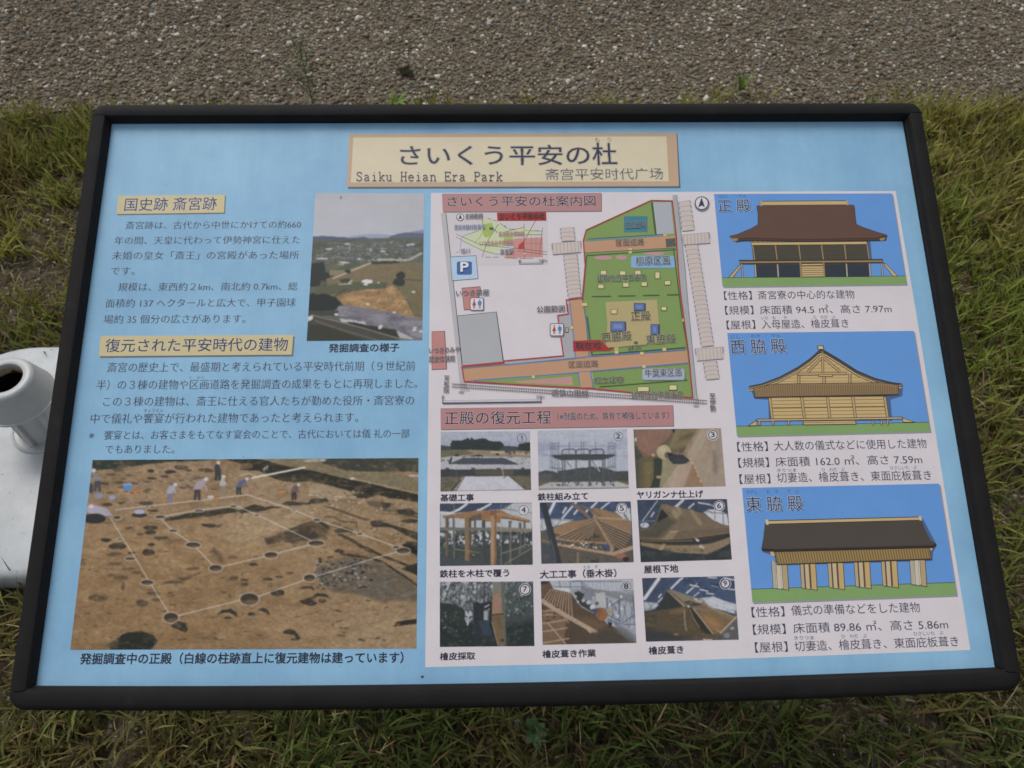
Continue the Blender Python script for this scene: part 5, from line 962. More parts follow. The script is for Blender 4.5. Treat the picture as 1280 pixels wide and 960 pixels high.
p.poly([(730, 60), (870, 60), (895, 880), (840, 880), (790, 870), (720, 480)], (126, 122, 104), 2); p.poly([(830, 60), (872, 60), (900, 880), (860, 880), (850, 470)], (100, 102, 86), 2); p.poly([(728, 220), (820, 190), (850, 460), (720, 480), (712, 330)], (168, 118, 90), 3); p.poly([(712, 480), (850, 465), (868, 860), (800, 870), (740, 700)], (128, 96, 60), 4); p.line([(700, 480), (860, 462)], 12, (52, 46, 42)); p.line([(715, 560), (760, 740), (795, 870)], 10, (166, 146, 112)); p.line([(790, 520), (830, 640)], 22, (96, 70, 44), .8, 5, 2); p.ell(850, 800, 24, 20, (70, 58, 44), 5); p.line([(720, 230), (715, 300)], 10, (96, 72, 60))
p.poly([(480, 330), (520, 305), (560, 330), (700, 300), (715, 320), (620, 390), (610, 540), (680, 560), (700, 760), (500, 760), (485, 560), (480, 430)], (44, 48, 60), 4); p.poly([(540, 550), (690, 550), (700, 750), (600, 740)], (48, 70, 92), 6, .9, 1); p.poly([(612, 400), (690, 350), (700, 370), (640, 420)], (36, 40, 48), 2); p.poly([(618, 370), (690, 338), (690, 350), (620, 388)], (190, 196, 200), 2); p.poly([(612, 430), (660, 420), (665, 540), (612, 540)], (150, 160, 160), 6); p.poly([(690, 330), (716, 310), (706, 640), (685, 650)], (34, 36, 38), 3); p.line([(560, 400), (560, 500)], 20, (52, 60, 60), .8, 4); p.tex(.10, 14, None, 5)
p.build(('7', 1140, 150, 60, 14))
z = N_(672, 718); p = small(z, [(676, 726.5), (791.5, 723.4), (795.6, 803.6), (678.3, 806)], 18, (150, 156, 166))                # 8 thatching with bark
p.poly([(420, 70), (1250, 60), (1250, 260), (700, 240), (420, 200)], (142, 150, 166), 0); p.poly([(150, 90), (560, 80), (560, 180), (200, 190)], (170, 176, 188), 4); p.poly([(540, 70), (1230, 60), (1230, 200), (760, 220)], (176, 180, 190), 6)
for x in range(600, 1240, 50): p.line([(x, 70), (x + 10, 260)], 5, (120, 126, 150), .7)
p.lines([[(280, 90), (290, 180)], [(415, 85), (420, 190)], [(560, 80), (570, 260)], [(160, 160), (600, 160)], [(560, 90), (1080, 90)]], 12, (96, 110, 138), .9); p.line([(440, 92), (560, 86)], 12, (80, 92, 150)); p.poly([(570, 170), (760, 190), (1230, 260), (1240, 370), (1060, 320), (870, 270), (740, 320), (600, 330)], (118, 126, 140), 5, .9); p.poly([(780, 190), (1230, 265), (1235, 330), (800, 230)], (132, 136, 138), 3)
p.poly([(740, 240), (860, 230), (880, 430), (760, 430)], (176, 178, 180), 8); p.poly([(860, 290), (1230, 380), (1240, 700), (1000, 700), (900, 480)], (160, 166, 178), 8)
for k in range(9): a0 = (900 + k * 40, 300 + (k % 3) * 40); p.line([a0, (a0[0] + (60 if k % 2 else -50), a0[1] + 300)], 7, (78, 84, 104), .85)
p.lines([[(1040, 300), (1050, 640)], [(880, 300), (900, 440)], [(1220, 280), (1240, 560)], [(1060, 640), (1240, 520)], [(1100, 640), (1250, 640)], [(900, 520), (1060, 600)], [(940, 400), (1080, 320)]], 12, (76, 86, 112), .9); p.specks(14, (880, 280, 1080, 560), [(196, 198, 204), (180, 150, 110), (90, 100, 120)], 8, 20, 1, 3)
p.poly([(40, 85), (150, 85), (200, 190), (420, 230), (470, 300), (560, 420), (760, 520), (900, 640), (1080, 720), (1260, 860), (1260, 880), (60, 905)], (98, 74, 52), 4); p.poly([(40, 90), (150, 90), (190, 190), (60, 300)], (108, 82, 60), 6); p.poly([(40, 85), (140, 85), (120, 120), (50, 130)], (54, 48, 64), 4); p.poly([(420, 540), (680, 560), (900, 640), (760, 720), (600, 640)], (128, 92, 58), 10, .7, 4)
p.poly([(190, 170), (420, 180), (415, 235), (270, 200)], (200, 200, 200), 3)
for k in range(11): x = 60 + k * 34; p.line([(170 + k * 25, 195 + k * 5), (x + 10 + max(0, k - 7) * 12, 330 + k * 24)], 17, (180, 144, 108) if k % 2 else (170, 132, 98), .95)
for k in range(10): p.line([(182 + k * 25, 215 + k * 5), (85 + k * 34 + max(0, k - 7) * 12, 350 + k * 22)], 7, (84, 62, 46), .8)
p.poly([(60, 450), (200, 440), (380, 560), (420, 640), (340, 900), (60, 905)], (136, 100, 68), 5); p.poly([(360, 620), (620, 660), (680, 760), (620, 880), (340, 900)], (88, 68, 50), 5)
for k in range(30): p.line([(80 + k * 20, 640 + (k % 4) * 10), (90 + k * 20, 890)], 5, (104, 76, 54), .5, 4)
p.line([(60, 340), (200, 430), (420, 560), (600, 660), (740, 740)], 56, (184, 150, 116), 1, 3); p.poly([(620, 640), (770, 735), (670, 755), (600, 680)], (190, 156, 122), 2); p.lines([[(60, 630), (380, 580)], [(60, 735), (380, 685)], [(60, 880), (400, 820)], [(130, 620), (360, 890)], [(60, 470), (200, 460)], [(60, 520), (240, 510)]], 16, (188, 150, 112), .95); p.specks(16, (60, 420, 320, 600), [(92, 68, 50)], 12, 26, .4, 3); p.line([(100, 460), (60, 420)], 10, (60, 48, 40))
p.poly([(470, 230), (520, 210), (600, 260), (560, 340), (640, 330), (720, 420), (760, 470), (700, 480), (560, 400), (500, 320)], (58, 62, 60), 8)
for x, y, r, c in ((490, 280, 14, (176, 178, 178)), (516, 350, 15, (190, 192, 196)), (585, 335, 22, (172, 176, 182)), (650, 360, 30, (176, 184, 196)), (705, 420, 36, (188, 194, 206)), (760, 370, 24, (84, 88, 110)), (715, 300, 18, (176, 176, 176))): p.ell(x, y, r, r, c, 4)
p.poly([(690, 440), (800, 430), (820, 560), (740, 540)], (66, 76, 104), 6); p.ell(820, 510, 72, 82, (164, 98, 52), 6); p.ell(780, 470, 30, 40, (120, 72, 50), 6, .7, 3); p.ell(925, 475, 34, 36, (170, 152, 108), 5); p.poly([(900, 560), (1040, 620), (1020, 660), (900, 600)], (110, 120, 150), 4); p.poly([(900, 610), (960, 620), (960, 680), (910, 650)], (40, 46, 46), 4); p.ell(965, 640, 16, 30, (176, 176, 170), 3); p.poly([(1000, 640), (1120, 680), (1260, 800), (1260, 880), (1130, 830), (1000, 720)], (104, 110, 116), 8, .9, 3); p.poly([(700, 740), (1000, 720), (1180, 860), (640, 885)], (78, 70, 58), 8, .9, 3); p.tex(.09, 16, None, 3)
p.build(('8', 1135, 155, 62, 6))
z = N_(800, 715); p = small(z, [(802.5, 722.7), (917.5, 720), (923.5, 799.5), (807.5, 802)], 19, (70, 92, 136))                  # 9 finished bark roof
roofsheet(p, 1280, 560); p.mix(np.clip(1 - p.u * 2, 0, 1) * np.clip(1.4 - p.v * 2, 0, 1), (56, 64, 84), .6)
for a, b, w in (((240, 85), (60, 340), 44), ((520, 90), (400, 210), 26), ((270, 285), (240, 325), 18), ((290, 330), (225, 390), 16), ((680, 200), (595, 270), 20), ((755, 260), (690, 310), 14), ((640, 165), (750, 190), 18), ((730, 150), (700, 185), 14), ((770, 225), (870, 245), 18), ((850, 270), (940, 285), 16), ((870, 70), (980, 75), 16), ((1080, 80), (1200, 100), 20), ((920, 175), (1000, 195), 8), ((1130, 220), (1220, 225), 16), ((545, 75), (530, 90), 24)): p.line([a, b], w, (198, 202, 210), 1, 2)
p.poly([(50, 380), (230, 400), (230, 430), (160, 490), (50, 495)], (170, 178, 190), 6); p.lines([[(50, 380), (230, 395)], [(60, 480), (210, 470)], [(110, 400), (150, 470)], [(180, 400), (120, 470)]], 10, (96, 108, 132), .9); p.poly([(700, 340), (940, 315), (1080, 370), (1230, 410), (1230, 540), (1050, 490), (860, 440), (800, 380)], (190, 194, 202), 6); p.blotch(90, 40, .04, (150, 166, 196), .6, 12, p.inside([(700, 340), (940, 315), (1230, 400), (1230, 540), (860, 440)])); p.line([(1100, 490), (1230, 490)], 12, (150, 156, 170)); p.line([(1215, 500), (1225, 560)], 16, (100, 100, 110))
p.poly([(345, 235), (395, 225), (620, 300), (800, 350), (900, 450), (640, 450), (560, 430)], (140, 126, 98), 4); p.poly([(300, 320), (350, 240), (560, 440), (430, 480), (50, 540), (50, 500), (200, 480)], (54, 58, 58), 4); p.line([(350, 240), (560, 435)], 16, (168, 142, 102)); p.line([(380, 230), (620, 440)], 18, (128, 106, 78)); p.line([(345, 232), (600, 430)], 5, (70, 60, 50)); p.poly([(560, 370), (640, 370), (740, 400), (820, 430), (640, 440)], (74, 68, 58), 8); p.ell(715, 352, 24, 10, (206, 206, 200), 4); p.ell(760, 375, 46, 14, (190, 186, 176), 6, .8); p.ell(650, 400, 26, 12, (110, 110, 108), 5)
p.poly([(50, 520), (330, 480), (600, 440), (640, 470), (800, 760), (830, 860), (80, 895)], (94, 78, 52), 5); p.poly([(340, 510), (600, 445), (560, 520), (420, 530)], (150, 106, 58), 10, .8, 4); p.poly([(50, 520), (200, 510), (200, 760), (70, 800)], (70, 66, 52), 14, .8, 5); p.blotch(120, 40, .02, (116, 92, 56), .6, 9, p.inside([(60, 520), (620, 470), (760, 860), (80, 890)]), 5); p.poly([(60, 740), (300, 760), (450, 800), (700, 850), (80, 895)], (52, 58, 66), 10, .9, 4)
p.poly([(620, 440), (850, 430), (1000, 480), (1240, 575), (1200, 640), (1050, 790), (930, 800), (700, 520)], (132, 100, 60), 4); p.poly([(760, 530), (900, 560), (1080, 680), (1000, 740), (880, 700)], (184, 124, 62), 14, .8, 5); p.line([(700, 470), (960, 490), (1180, 610)], 26, (150, 124, 88), .8, 4, 2); p.line([(860, 440), (1230, 590)], 14, (160, 140, 108)); p.poly([(625, 450), (680, 470), (930, 800), (830, 790), (740, 690)], (60, 52, 42), 4); p.line([(680, 470), (800, 620), (930, 790)], 12, (190, 170, 138)); p.line([(640, 480), (690, 600), (760, 710)], 10, (146, 128, 96)); p.ell(620, 440, 14, 14, (204, 196, 178)); p.line([(565, 490), (575, 640), (590, 745)], 16, (164, 138, 98)); p.line([(1230, 580), (1120, 690), (1030, 780)], 20, (192, 166, 126)); p.line([(980, 740), (1050, 780)], 14, (176, 150, 112)); p.poly([(1240, 600), (1260, 860), (1050, 860), (1090, 780), (1200, 660)], (92, 92, 92), 6); p.ell(1180, 720, 30, 18, (150, 150, 146), 6); p.ell(1110, 810, 40, 30, (140, 132, 116), 8); p.poly([(800, 860), (850, 830), (930, 870), (900, 885), (820, 885)], (196, 182, 156), 4); p.ell(460, 797, 30, 14, (150, 110, 74), 5); p.poly([(760, 780), (930, 800), (1060, 800), (1040, 860), (830, 860)], (106, 82, 56), 6); p.tex(.08, 22, 14, 3)
p.build(('9', 1092, 148, 54, 18))

# ------------------------------------------------------------------ ground, path, gravel, grass
def plane_obj(name, x0, y0, x1, y1, z, mat, nx=2, ny=2, relief=0):
    xs = np.linspace(x0, x1, nx); ys = np.linspace(y0, y1, ny); X, Y = np.meshgrid(xs, ys); Z = np.full_like(X, z)
    V = np.column_stack([X.ravel(), Y.ravel(), Z.ravel()]); fl = []; fs = []
    for j in range(ny - 1):
        for i in range(nx - 1): fl += [j * nx + i, j * nx + i + 1, (j + 1) * nx + i + 1, (j + 1) * nx + i]; fs.append(4)
    return mesh_np(name, V, fl, fs, mat)
def soil_material(name, cols, scale, bump):
    m, t, b = new_mat(name, 0.95, 0.15)
    tc = nd(t, 'ShaderNodeTexCoord')
    v = nd(t, 'ShaderNodeTexVoronoi', Scale=scale); t.links.new(tc.outputs['Object'], v.inputs['Vector'])
    sep = nd(t, 'ShaderNodeSeparateColor'); t.links.new(v.outputs['Color'], sep.inputs[0])
    r = ramp(t, cols); t.links.new(sep.outputs[0], r.inputs[0])
    n = nd(t, 'ShaderNodeTexNoise', Scale=5.0, Detail=8.0, Roughness=0.7); t.links.new(tc.outputs['Object'], n.inputs['Vector'])
    r2 = ramp(t, [(0.3, (0.75, 0.73, 0.70)), (0.7, (1.1, 1.1, 1.1))]); t.links.new(n.outputs['Fac'], r2.inputs[0])
    mx = nd(t, 'ShaderNodeMix', data_type='RGBA', blend_type='MULTIPLY'); mx.inputs[0].default_value = 1
    t.links.new(r.outputs[0], mx.inputs[6]); t.links.new(r2.outputs[0], mx.inputs[7]); t.links.new(mx.outputs[2], b.inputs['Base Color'])
    bp = nd(t, 'ShaderNodeBump', Strength=bump, Distance=0.004); bp.invert = True
    t.links.new(v.outputs['Distance'], bp.inputs['Height']); t.links.new(bp.outputs[0], b.inputs['Normal'])
    return m
M_SOIL = soil_material('soil', [(0.0, (0.055, 0.044, 0.029)), (0.6, (0.095, 0.076, 0.050)), (0.9, (0.15, 0.13, 0.095)), (1, (0.27, 0.25, 0.21))], 160, 0.8)
M_PATH = soil_material('washed_aggregate', [(0.0, (0.128, 0.105, 0.075)), (0.5, (0.17, 0.142, 0.103)), (0.86, (0.21, 0.18, 0.135)), (0.95, (0.30, 0.28, 0.24)), (1, (0.45, 0.43, 0.39))], 120, 1.0)
tag(plane_obj('ground', -120, -120, 120, 120, -0.006, M_SOIL), kind='structure')
def edge_y(x): return 1.955 + 0.025 * x + 0.10 * np.clip(x - .9, 0, 1) + 0.02 * np.sin(x * 5.1 + 1) + 0.012 * np.sin(x * 13.7)
xs = np.linspace(-14, 14, 281); V = np.concatenate([np.column_stack([xs, edge_y(xs), np.full(281, -0.001)]), np.column_stack([xs, edge_y(xs) + 4.2, np.full(281, -0.001)])])
fl = []
for i in range(280): fl += [i, i + 1, 281 + i + 1, 281 + i]
tag(mesh_np('path', V, fl, [4] * 280, M_PATH), kind='structure')

def vnoise(x, y, seed, oct=4):
    rg = np.random.default_rng(seed); T = rg.random((64, 64)); out = np.zeros_like(x, float); a = 1; s = 0
    for o in range(oct):
        xi = np.floor(x).astype(int); yi = np.floor(y).astype(int); fx = x - xi; fy = y - yi; fx = fx * fx * (3 - 2 * fx); fy = fy * fy * (3 - 2 * fy)
        g = lambda i, j: T[(yi + j) % 64, (xi + i) % 64]
        out += a * ((g(0, 0) * (1 - fx) + g(1, 0) * fx) * (1 - fy) + (g(0, 1) * (1 - fx) + g(1, 1) * fx) * fy); s += a
        a *= .55; x = x * 2.03 + 7.3; y = y * 2.03 + 3.1
    return out / s

# pebbles of the washed surface, each a small faceted stone
ICO = bmesh.new(); bmesh.ops.create_icosphere(ICO, subdivisions=1, radius=1); ICO.verts.ensure_lookup_table()
IV = np.array([v.co[:] for v in ICO.verts]); IF = np.array([[v.index for v in f.verts] for f in ICO.faces]); ICO.free()
def pebbles(name, X, Y, S, mat, bright, z0=0.0, sink=0.40):
    n = len(X); rg = RNG
    sc = S[:, None] * np.column_stack([rg.uniform(.75, 1.3, n), rg.uniform(.6, 1.0, n), rg.uniform(.4, .7, n)])
    a = rg.uniform(0, 2 * math.pi, n); ca, sa = np.cos(a), np.sin(a)
    P = IV[None] * (1 + rg.uniform(-.25, .25, (n, len(IV), 1))) * sc[:, None]
    tx = rg.normal(0, .35, n)[:, None]
    x = P[..., 0] * ca[:, None] - P[..., 1] * sa[:, None]; y = P[..., 0] * sa[:, None] + P[..., 1] * ca[:, None]; z = P[..., 2] + tx * P[..., 0] * .6
    V = np.stack([x + X[:, None], y + Y[:, None], z + z0 + (sc[:, 2] * (1 - 2 * sink))[:, None]], -1).reshape(-1, 3)
    Fc = (IF[None] + (np.arange(n) * len(IV))[:, None, None]).reshape(-1)
    t = rg.random(n)
    pal = 1.44 * np.array((1.02, 1.0, .93)) * np.array([(.098, .080, .058), (.120, .098, .072), (.140, .117, .088), (.130, .120, .102), (.112, .112, .108), (.19, .155, .115), (.16, .115, .08), (.27, .255, .225), (.42, .41, .385)])
    pr = np.array([.17, .22, .2, .12, .09, .08, .04]); pr = np.concatenate([pr * (1 - bright), [bright * .6, bright * .4]]); pr /= pr.sum()
    c = pal[rg.choice(len(pal), n, p=pr)] * rg.uniform(.8, 1.2, (n, 1)) * (.72 + .56 * vnoise(X * 1.7 + 30, Y * 1.7 + 30, 77, 4))[:, None]
    return mesh_np(name, V, Fc, np.full(n * len(IF), 3), mat, None, np.repeat(c, len(IV), 0))
M_STONE = attr_mat('stone', 0.8, 0.3, 300, 0.85, 1.1)
n = 80000; X = RNG.uniform(-2.3, 2.3, n); Y = RNG.uniform(1.95, 3.05, n); k = Y > edge_y(X) - 0.01 + RNG.normal(0, .012, n); X, Y = X[k], Y[k]
S = np.exp(RNG.normal(math.log(.0036), .46, len(X))); S = np.clip(S, .0018, .012)
tag(pebbles('gravel', X, Y, S, M_STONE, 0.11), 'washed brown and grey gravel surface of the path', None, None, 'stuff')

# grass: blades in clumps, thin where bare soil shows
BASE_C = (-0.91, 0.797)
def in_base(x, y): return (np.abs(x - BASE_C[0]) < .275) & (np.abs(y - BASE_C[1]) < .275)
def bare(x, y):
    d = vnoise(x * 2.6 + 20, y * 2.6 + 9, 5, 4) + .35 * (vnoise(x * 11, y * 11 + 3, 15, 2) - .5)
    for px, py, rx, ry, k in ((1.17, 1.66, .05, .04, .22), (1.20, 1.50, .07, .05, .22), (1.25, 1.42, .06, .05, .22), (1.14, 1.33, .06, .05, .2), (1.08, 1.12, .05, .06, .2), (1.46, 2.02, .08, .04, .3), (-1.13, 1.28, .12, .05, .34), (-1.28, 1.57, .06, .05, .16), (-1.32, 1.72, .05, .05, .14), (.84, .36, .06, .05, .2), (.97, .72, .05, .08, .16), (-1.02, .45, .1, .06, .2)):
        d = d - k * np.exp(-((x - px) / rx) ** 2 - ((y - py) / ry) ** 2)
    return d
NC = 25000
cx = RNG.uniform(-2.4, 2.4, NC); cy = RNG.uniform(-0.35, 2.22, NC)
ey_ = edge_y(cx)
front = cy < .62
tuft = vnoise(cx * 9 + 3, cy * 9, 21, 3)
keep = (bare(cx, cy) + RNG.normal(0, .05, NC) > .335) & (cy < ey_ - .015 + .05 * (vnoise(cx * 6, cy * 6 + 40, 8, 3) - .45) + RNG.normal(0, .012, NC)) & ~in_base(cx, cy)
stray = (cy > ey_ - .02) & (cy < ey_ + .16) & (vnoise(cx * 5 + 11, cy * 5, 61, 3) > .60) & (RNG.random(NC) < .5 * np.exp(-(cy - ey_) / .06)) & (np.abs(cx) > .2)
keep = keep | stray
cx, cy, tuft = cx[keep], cy[keep], tuft[keep]
nb = RNG.integers(8, 15, len(cx)); ci = np.repeat(np.arange(len(cx)), nb); n = len(ci)
bx = cx[ci] + RNG.normal(0, .013, n); by = cy[ci] + RNG.normal(0, .013, n)
L = np.exp(RNG.normal(math.log(.042), .42, n)) * (0.65 + 0.8 * tuft[ci]); L = np.clip(L, .012, .095)
Wd = np.clip(RNG.normal(.0020, .0007, n), .0008, .0045)
az = RNG.uniform(0, 2 * math.pi, n); lean = np.clip(RNG.normal(1.05, .34, n), .1, 1.52); curl = RNG.uniform(.1, .9, n)
hue = RNG.random(n); chue = (vnoise(cx * 3.1 + 50, cy * 3.1 + 2, 33, 4))[ci] + RNG.normal(0, .10, n)
c_g = np.array((.125, .158, .026)); c_y = np.array((.225, .215, .052)); c_d = np.array((.062, .090, .026)); c_s = np.array((.36, .28, .15)); c_b = np.array((.19, .125, .058))
mixk = np.clip((chue - .36) * 3.6, 0, 1)[:, None]
colb = c_g * (1 - mixk) + c_y * mixk
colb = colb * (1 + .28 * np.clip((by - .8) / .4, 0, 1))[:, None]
front_shade = np.clip((.75 - by) / .4, 0, 1)[:, None] * .72  # shade under and in front of the board, painted into the blade colour
colb = colb * (1 - front_shade) + c_d * front_shade * 1.15
sel = hue < .12; colb[sel] = c_s * RNG.uniform(.5, 1.1, (sel.sum(), 1)); L[sel] *= .9; Wd[sel] *= .55; lean[sel] = np.clip(lean[sel] + .4, 0, 1.55)
sel2 = (hue > .12) & (hue < .24); colb[sel2] = c_b * RNG.uniform(.5, 1.1, (sel2.sum(), 1))
patch = vnoise(cx * 2.2 + 70, cy * 2.2 + 5, 91, 4)[ci]
brown = np.clip((vnoise(cx * 4.5 + 9, cy * 4.5 + 33, 93, 3)[ci] - .55) * 5, 0, 1)[:, None] * .6
colb = colb * (1 - brown) + np.array((.17, .125, .05)) * brown
colb *= (.80 + .9 * patch)[:, None]
L *= (.7 + .6 * tuft[ci])
colb *= RNG.uniform(.65, 1.35, (n, 1))
# flat dead thatch between the clumps, also over the bare soil
nt_ = 42000; tx_ = RNG.uniform(-2.2, 2.2, nt_); ty_ = RNG.uniform(-.3, 2.06, nt_); kk = (ty_ < edge_y(tx_)) & ~in_base(tx_, ty_); tx_, ty_ = tx_[kk], ty_[kk]; nt_ = len(tx_)
bx = np.concatenate([bx, tx_]); by = np.concatenate([by, ty_]); L = np.concatenate([L, RNG.uniform(.012, .05, nt_)]); Wd = np.concatenate([Wd, RNG.uniform(.0006, .0020, nt_)])
az = np.concatenate([az, RNG.uniform(0, 2 * math.pi, nt_)]); lean = np.concatenate([lean, RNG.uniform(1.2, 1.9, nt_) * 2]); curl = np.concatenate([curl, RNG.uniform(-.2, .3, nt_)])
tc_ = np.array([(.24, .19, .10), (.16, .115, .055), (.13, .13, .045), (.33, .28, .18), (.085, .062, .035)])[RNG.choice(5, nt_, p=[.25, .25, .25, .1, .15])] * RNG.uniform(.6, 1.2, (nt_, 1)) * (1 - .35 * np.clip((.75 - ty_) / .4, 0, 1))[:, None]  # thatch colour darkened too, standing in for the board's shade
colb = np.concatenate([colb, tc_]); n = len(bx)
dx, dy = np.cos(az), np.sin(az); sx, sy = -dy, dx
segs = [0, .35, .7, 1.0]; wid = [.7, 1.0, .75, 0]
pos = np.stack([bx, by, np.full(n, -.004)], -1); pts = [pos]; ang = lean * .45
for k in range(1, 4):
    ds = (segs[k] - segs[k - 1]) * L; a = ang + curl * (k - 1) * .45
    pos = pos + np.stack([dx * np.sin(a) * ds, dy * np.sin(a) * ds, np.cos(a) * ds], -1); pos[:, 2] = np.maximum(pos[:, 2], .003); pts.append(pos)
tw = RNG.normal(0, .4, n); wv = np.stack([sx * np.cos(tw), sy * np.cos(tw), np.sin(tw)], -1)
VV = []
for k in range(3):
    VV += [pts[k] - wv * (Wd * wid[k])[:, None], pts[k] + wv * (Wd * wid[k])[:, None]]
VV.append(pts[3])
V = np.stack(VV, 1).reshape(-1, 3); off = (np.arange(n) * 7)[:, None]
f1 = np.array([0, 1, 3, 2, 2, 3, 5, 4, 4, 5, 6])
fl = (off + f1[None]).reshape(-1); fs = np.tile([4, 4, 3], n)
def grass_material():
    m, t, b = new_mat('grass_blade', 0.6, 0.25)
    a = nd(t, 'ShaderNodeAttribute', attribute_name='Col'); t.links.new(a.outputs['Color'], b.inputs['Base Color'])
    tr = nd(t, 'ShaderNodeBsdfTranslucent'); t.links.new(a.outputs['Color'], tr.inputs['Color'])
    mx = nd(t, 'ShaderNodeMixShader'); mx.inputs[0].default_value = .3
    t.links.new(b.outputs[0], mx.inputs[1]); t.links.new(tr.outputs[0], mx.inputs[2]); t.links.new(mx.outputs[0], t.nodes['Material Output'].inputs['Surface'])
    return m
M_GRASS = grass_material()
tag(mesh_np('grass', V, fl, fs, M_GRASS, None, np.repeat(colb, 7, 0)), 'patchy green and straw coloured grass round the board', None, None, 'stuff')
# loose stones in the bare soil
n = 9000; X = RNG.uniform(-2.3, 2.3, n); Y = RNG.uniform(0, 2.1, n)
k = (bare(X, Y) < .41) & ~in_base(X, Y) & (Y < edge_y(X)); X, Y = X[k], Y[k]
tag(pebbles('loose_stones', X, Y, np.clip(np.exp(RNG.normal(math.log(.0028), .45, len(X))), .0015, .011), M_STONE, .30, -.003), 'small loose stones lying on the bare soil in the grass', None, None, 'stuff')

# ------------------------------------------------------------------ white weighted base with a pole socket
def enamel():
    m, t, b = new_mat('white_enamel', 0.35, 0.4)
    tc = nd(t, 'ShaderNodeTexCoord'); n1 = nd(t, 'ShaderNodeTexNoise', Scale=9.0, Detail=8.0, Roughness=0.7); n2 = nd(t, 'ShaderNodeTexNoise', Scale=120.0, Detail=4.0)
    t.links.new(tc.outputs['Object'], n1.inputs['Vector']); t.links.new(tc.outputs['Object'], n2.inputs['Vector'])
    r1 = ramp(t, [(0.3, (.41, .435, .45)), (0.6, (.55, .58, .60))]); r2 = ramp(t, [(0.66, (1, 1, 1)), (0.75, (.55, .5, .44))])
    t.links.new(n1.outputs['Fac'], r1.inputs[0]); t.links.new(n2.outputs['Fac'], r2.inputs[0])
    mx = nd(t, 'ShaderNodeMix', data_type='RGBA', blend_type='MULTIPLY'); mx.inputs[0].default_value = 1
    t.links.new(r1.outputs[0], mx.inputs[6]); t.links.new(r2.outputs[0], mx.inputs[7]); t.links.new(mx.outputs[2], b.inputs['Base Color'])
    return m
M_WHITE = enamel()
M_GREYP = attr_mat('grey_plastic', .4, .4, 40, .88, 1.05)
def simple(name, col, rough=.6, spec=.3, rust=None):
    m, t, b = new_mat(name, rough, spec)
    tc = nd(t, 'ShaderNodeTexCoord'); n1 = nd(t, 'ShaderNodeTexNoise', Scale=60.0, Detail=6.0)
    t.links.new(tc.outputs['Object'], n1.inputs['Vector'])
    r = ramp(t, [(.3, np.array(col) * .93), (.7, np.array(col) * 1.03)] if rust is None else [(.44, col), (.52, rust), (.64, np.array(rust) * .4)]); t.links.new(n1.outputs['Fac'], r.inputs[0]); t.links.new(r.outputs[0], b.inputs['Base Color'])
    return m
M_RUST = simple('rusty_steel', (.46, .40, .30), .8, .2, (.22, .075, .02)); M_PLASTIC = simple('grey_white_plastic', (.50, .52, .525), .34, .45); M_DARKHOLE = simple('dark_inside', (.008, .008, .009), .9, .1)
stand = bpy.data.objects.new('pole_base', None); COL.objects.link(stand); stand.location = (BASE_C[0], BASE_C[1], 0)
stand.rotation_euler[2] = R(2.5)
tag(stand, 'white weighted pole base with a hollow flared socket, lying on the grass beside the board', 'pole base')
def rounded(hw, r, n=14):
    pts = []
    for c, a0 in (((hw - r, hw - r), 0), ((-hw + r, hw - r), 90), ((-hw + r, -hw + r), 180), ((hw - r, -hw + r), 270)):
        for a in np.radians(np.linspace(a0, a0 + 90, n)): pts.append((c[0] + r * math.cos(a), c[1] + r * math.sin(a)))
    return np.array(pts)
def loft(name, loops, mat, parent, cap0=False, cap1=False, smooth=True):
    n = len(loops[0]); V = np.concatenate(loops); fl = []; fs = []
    for a in range(len(loops) - 1):
        for i in range(n):
            j = (i + 1) % n; fl += [a * n + i, a * n + j, (a + 1) * n + j, (a + 1) * n + i]; fs.append(4)
    if cap1: fl += list(range((len(loops) - 1) * n, len(loops) * n)); fs.append(n)
    if cap0: fl += list(range(n))[::-1]; fs.append(n)
    o = mesh_np(name, V, fl, fs, mat, parent, smooth=smooth); md = o.modifiers.new('edge', 'EDGE_SPLIT'); md.split_angle = R(40); return o
lp = lambda hw, r, z: np.column_stack([rounded(hw, r), np.full(56, z)])
loft('base_block', [lp(.252, .166, -.006), lp(.262, .17, .004), lp(.262, .17, .040), lp(.260, .168, .047), lp(.254, .162, .0525), lp(.246, .156, .0550)], M_WHITE, stand, False, True)
SX, SY = -.012, .051
def turn(name, prof, mat, parent, n=48):
    a = np.linspace(0, 2 * math.pi, n, endpoint=False)
    return loft(name, [np.column_stack([SX + r * np.cos(a), SY + r * np.sin(a), np.full(n, z)]) for r, z in prof], mat, parent)
turn('flange', [(.062, .0545), (.062, .0575), (.060, .0590), (.0575, .0590), (.056, .0572), (.040, .0570), (.039, .062)], M_PLASTIC, stand)
turn('pipe', [(.041, .056), (.041, .168), (.040, .176)], M_PLASTIC, stand)
for k in range(6):
    a = k * math.pi / 3 + .35; bm = bmesh.new(); bmesh.ops.create_cube(bm, size=1)
    for v in bm.verts:
        rr = .0405 + (v.co.x + .5) * .0075; tt = v.co.y * .010; v.co = Vector((SX + rr * math.cos(a) - tt * math.sin(a), SY + rr * math.sin(a) + tt * math.cos(a), .057 + (v.co.z + .5) * .108))
    bm_obj('rib', bm, M_PLASTIC, stand)
collar = turn('collar', [(.058, .159), (.0680, .159), (.0694, .1602), (.0696, .1625), (.0690, .1640), (.0668, .1642), (.0660, .1655), (.0508, .2125), (.0480, .2175), (.0445, .2195), (.0360, .2195), (.0330, .2180), (.0318, .2140), (.0318, .208)], M_PLASTIC, stand)
turn('socket_lining', [(.0318, .2085), (.0310, .195)], M_RUST, collar)
turn('socket_inside', [(.0312, .1955), (.0305, .10), (.0001, .10)], M_DARKHOLE, collar)

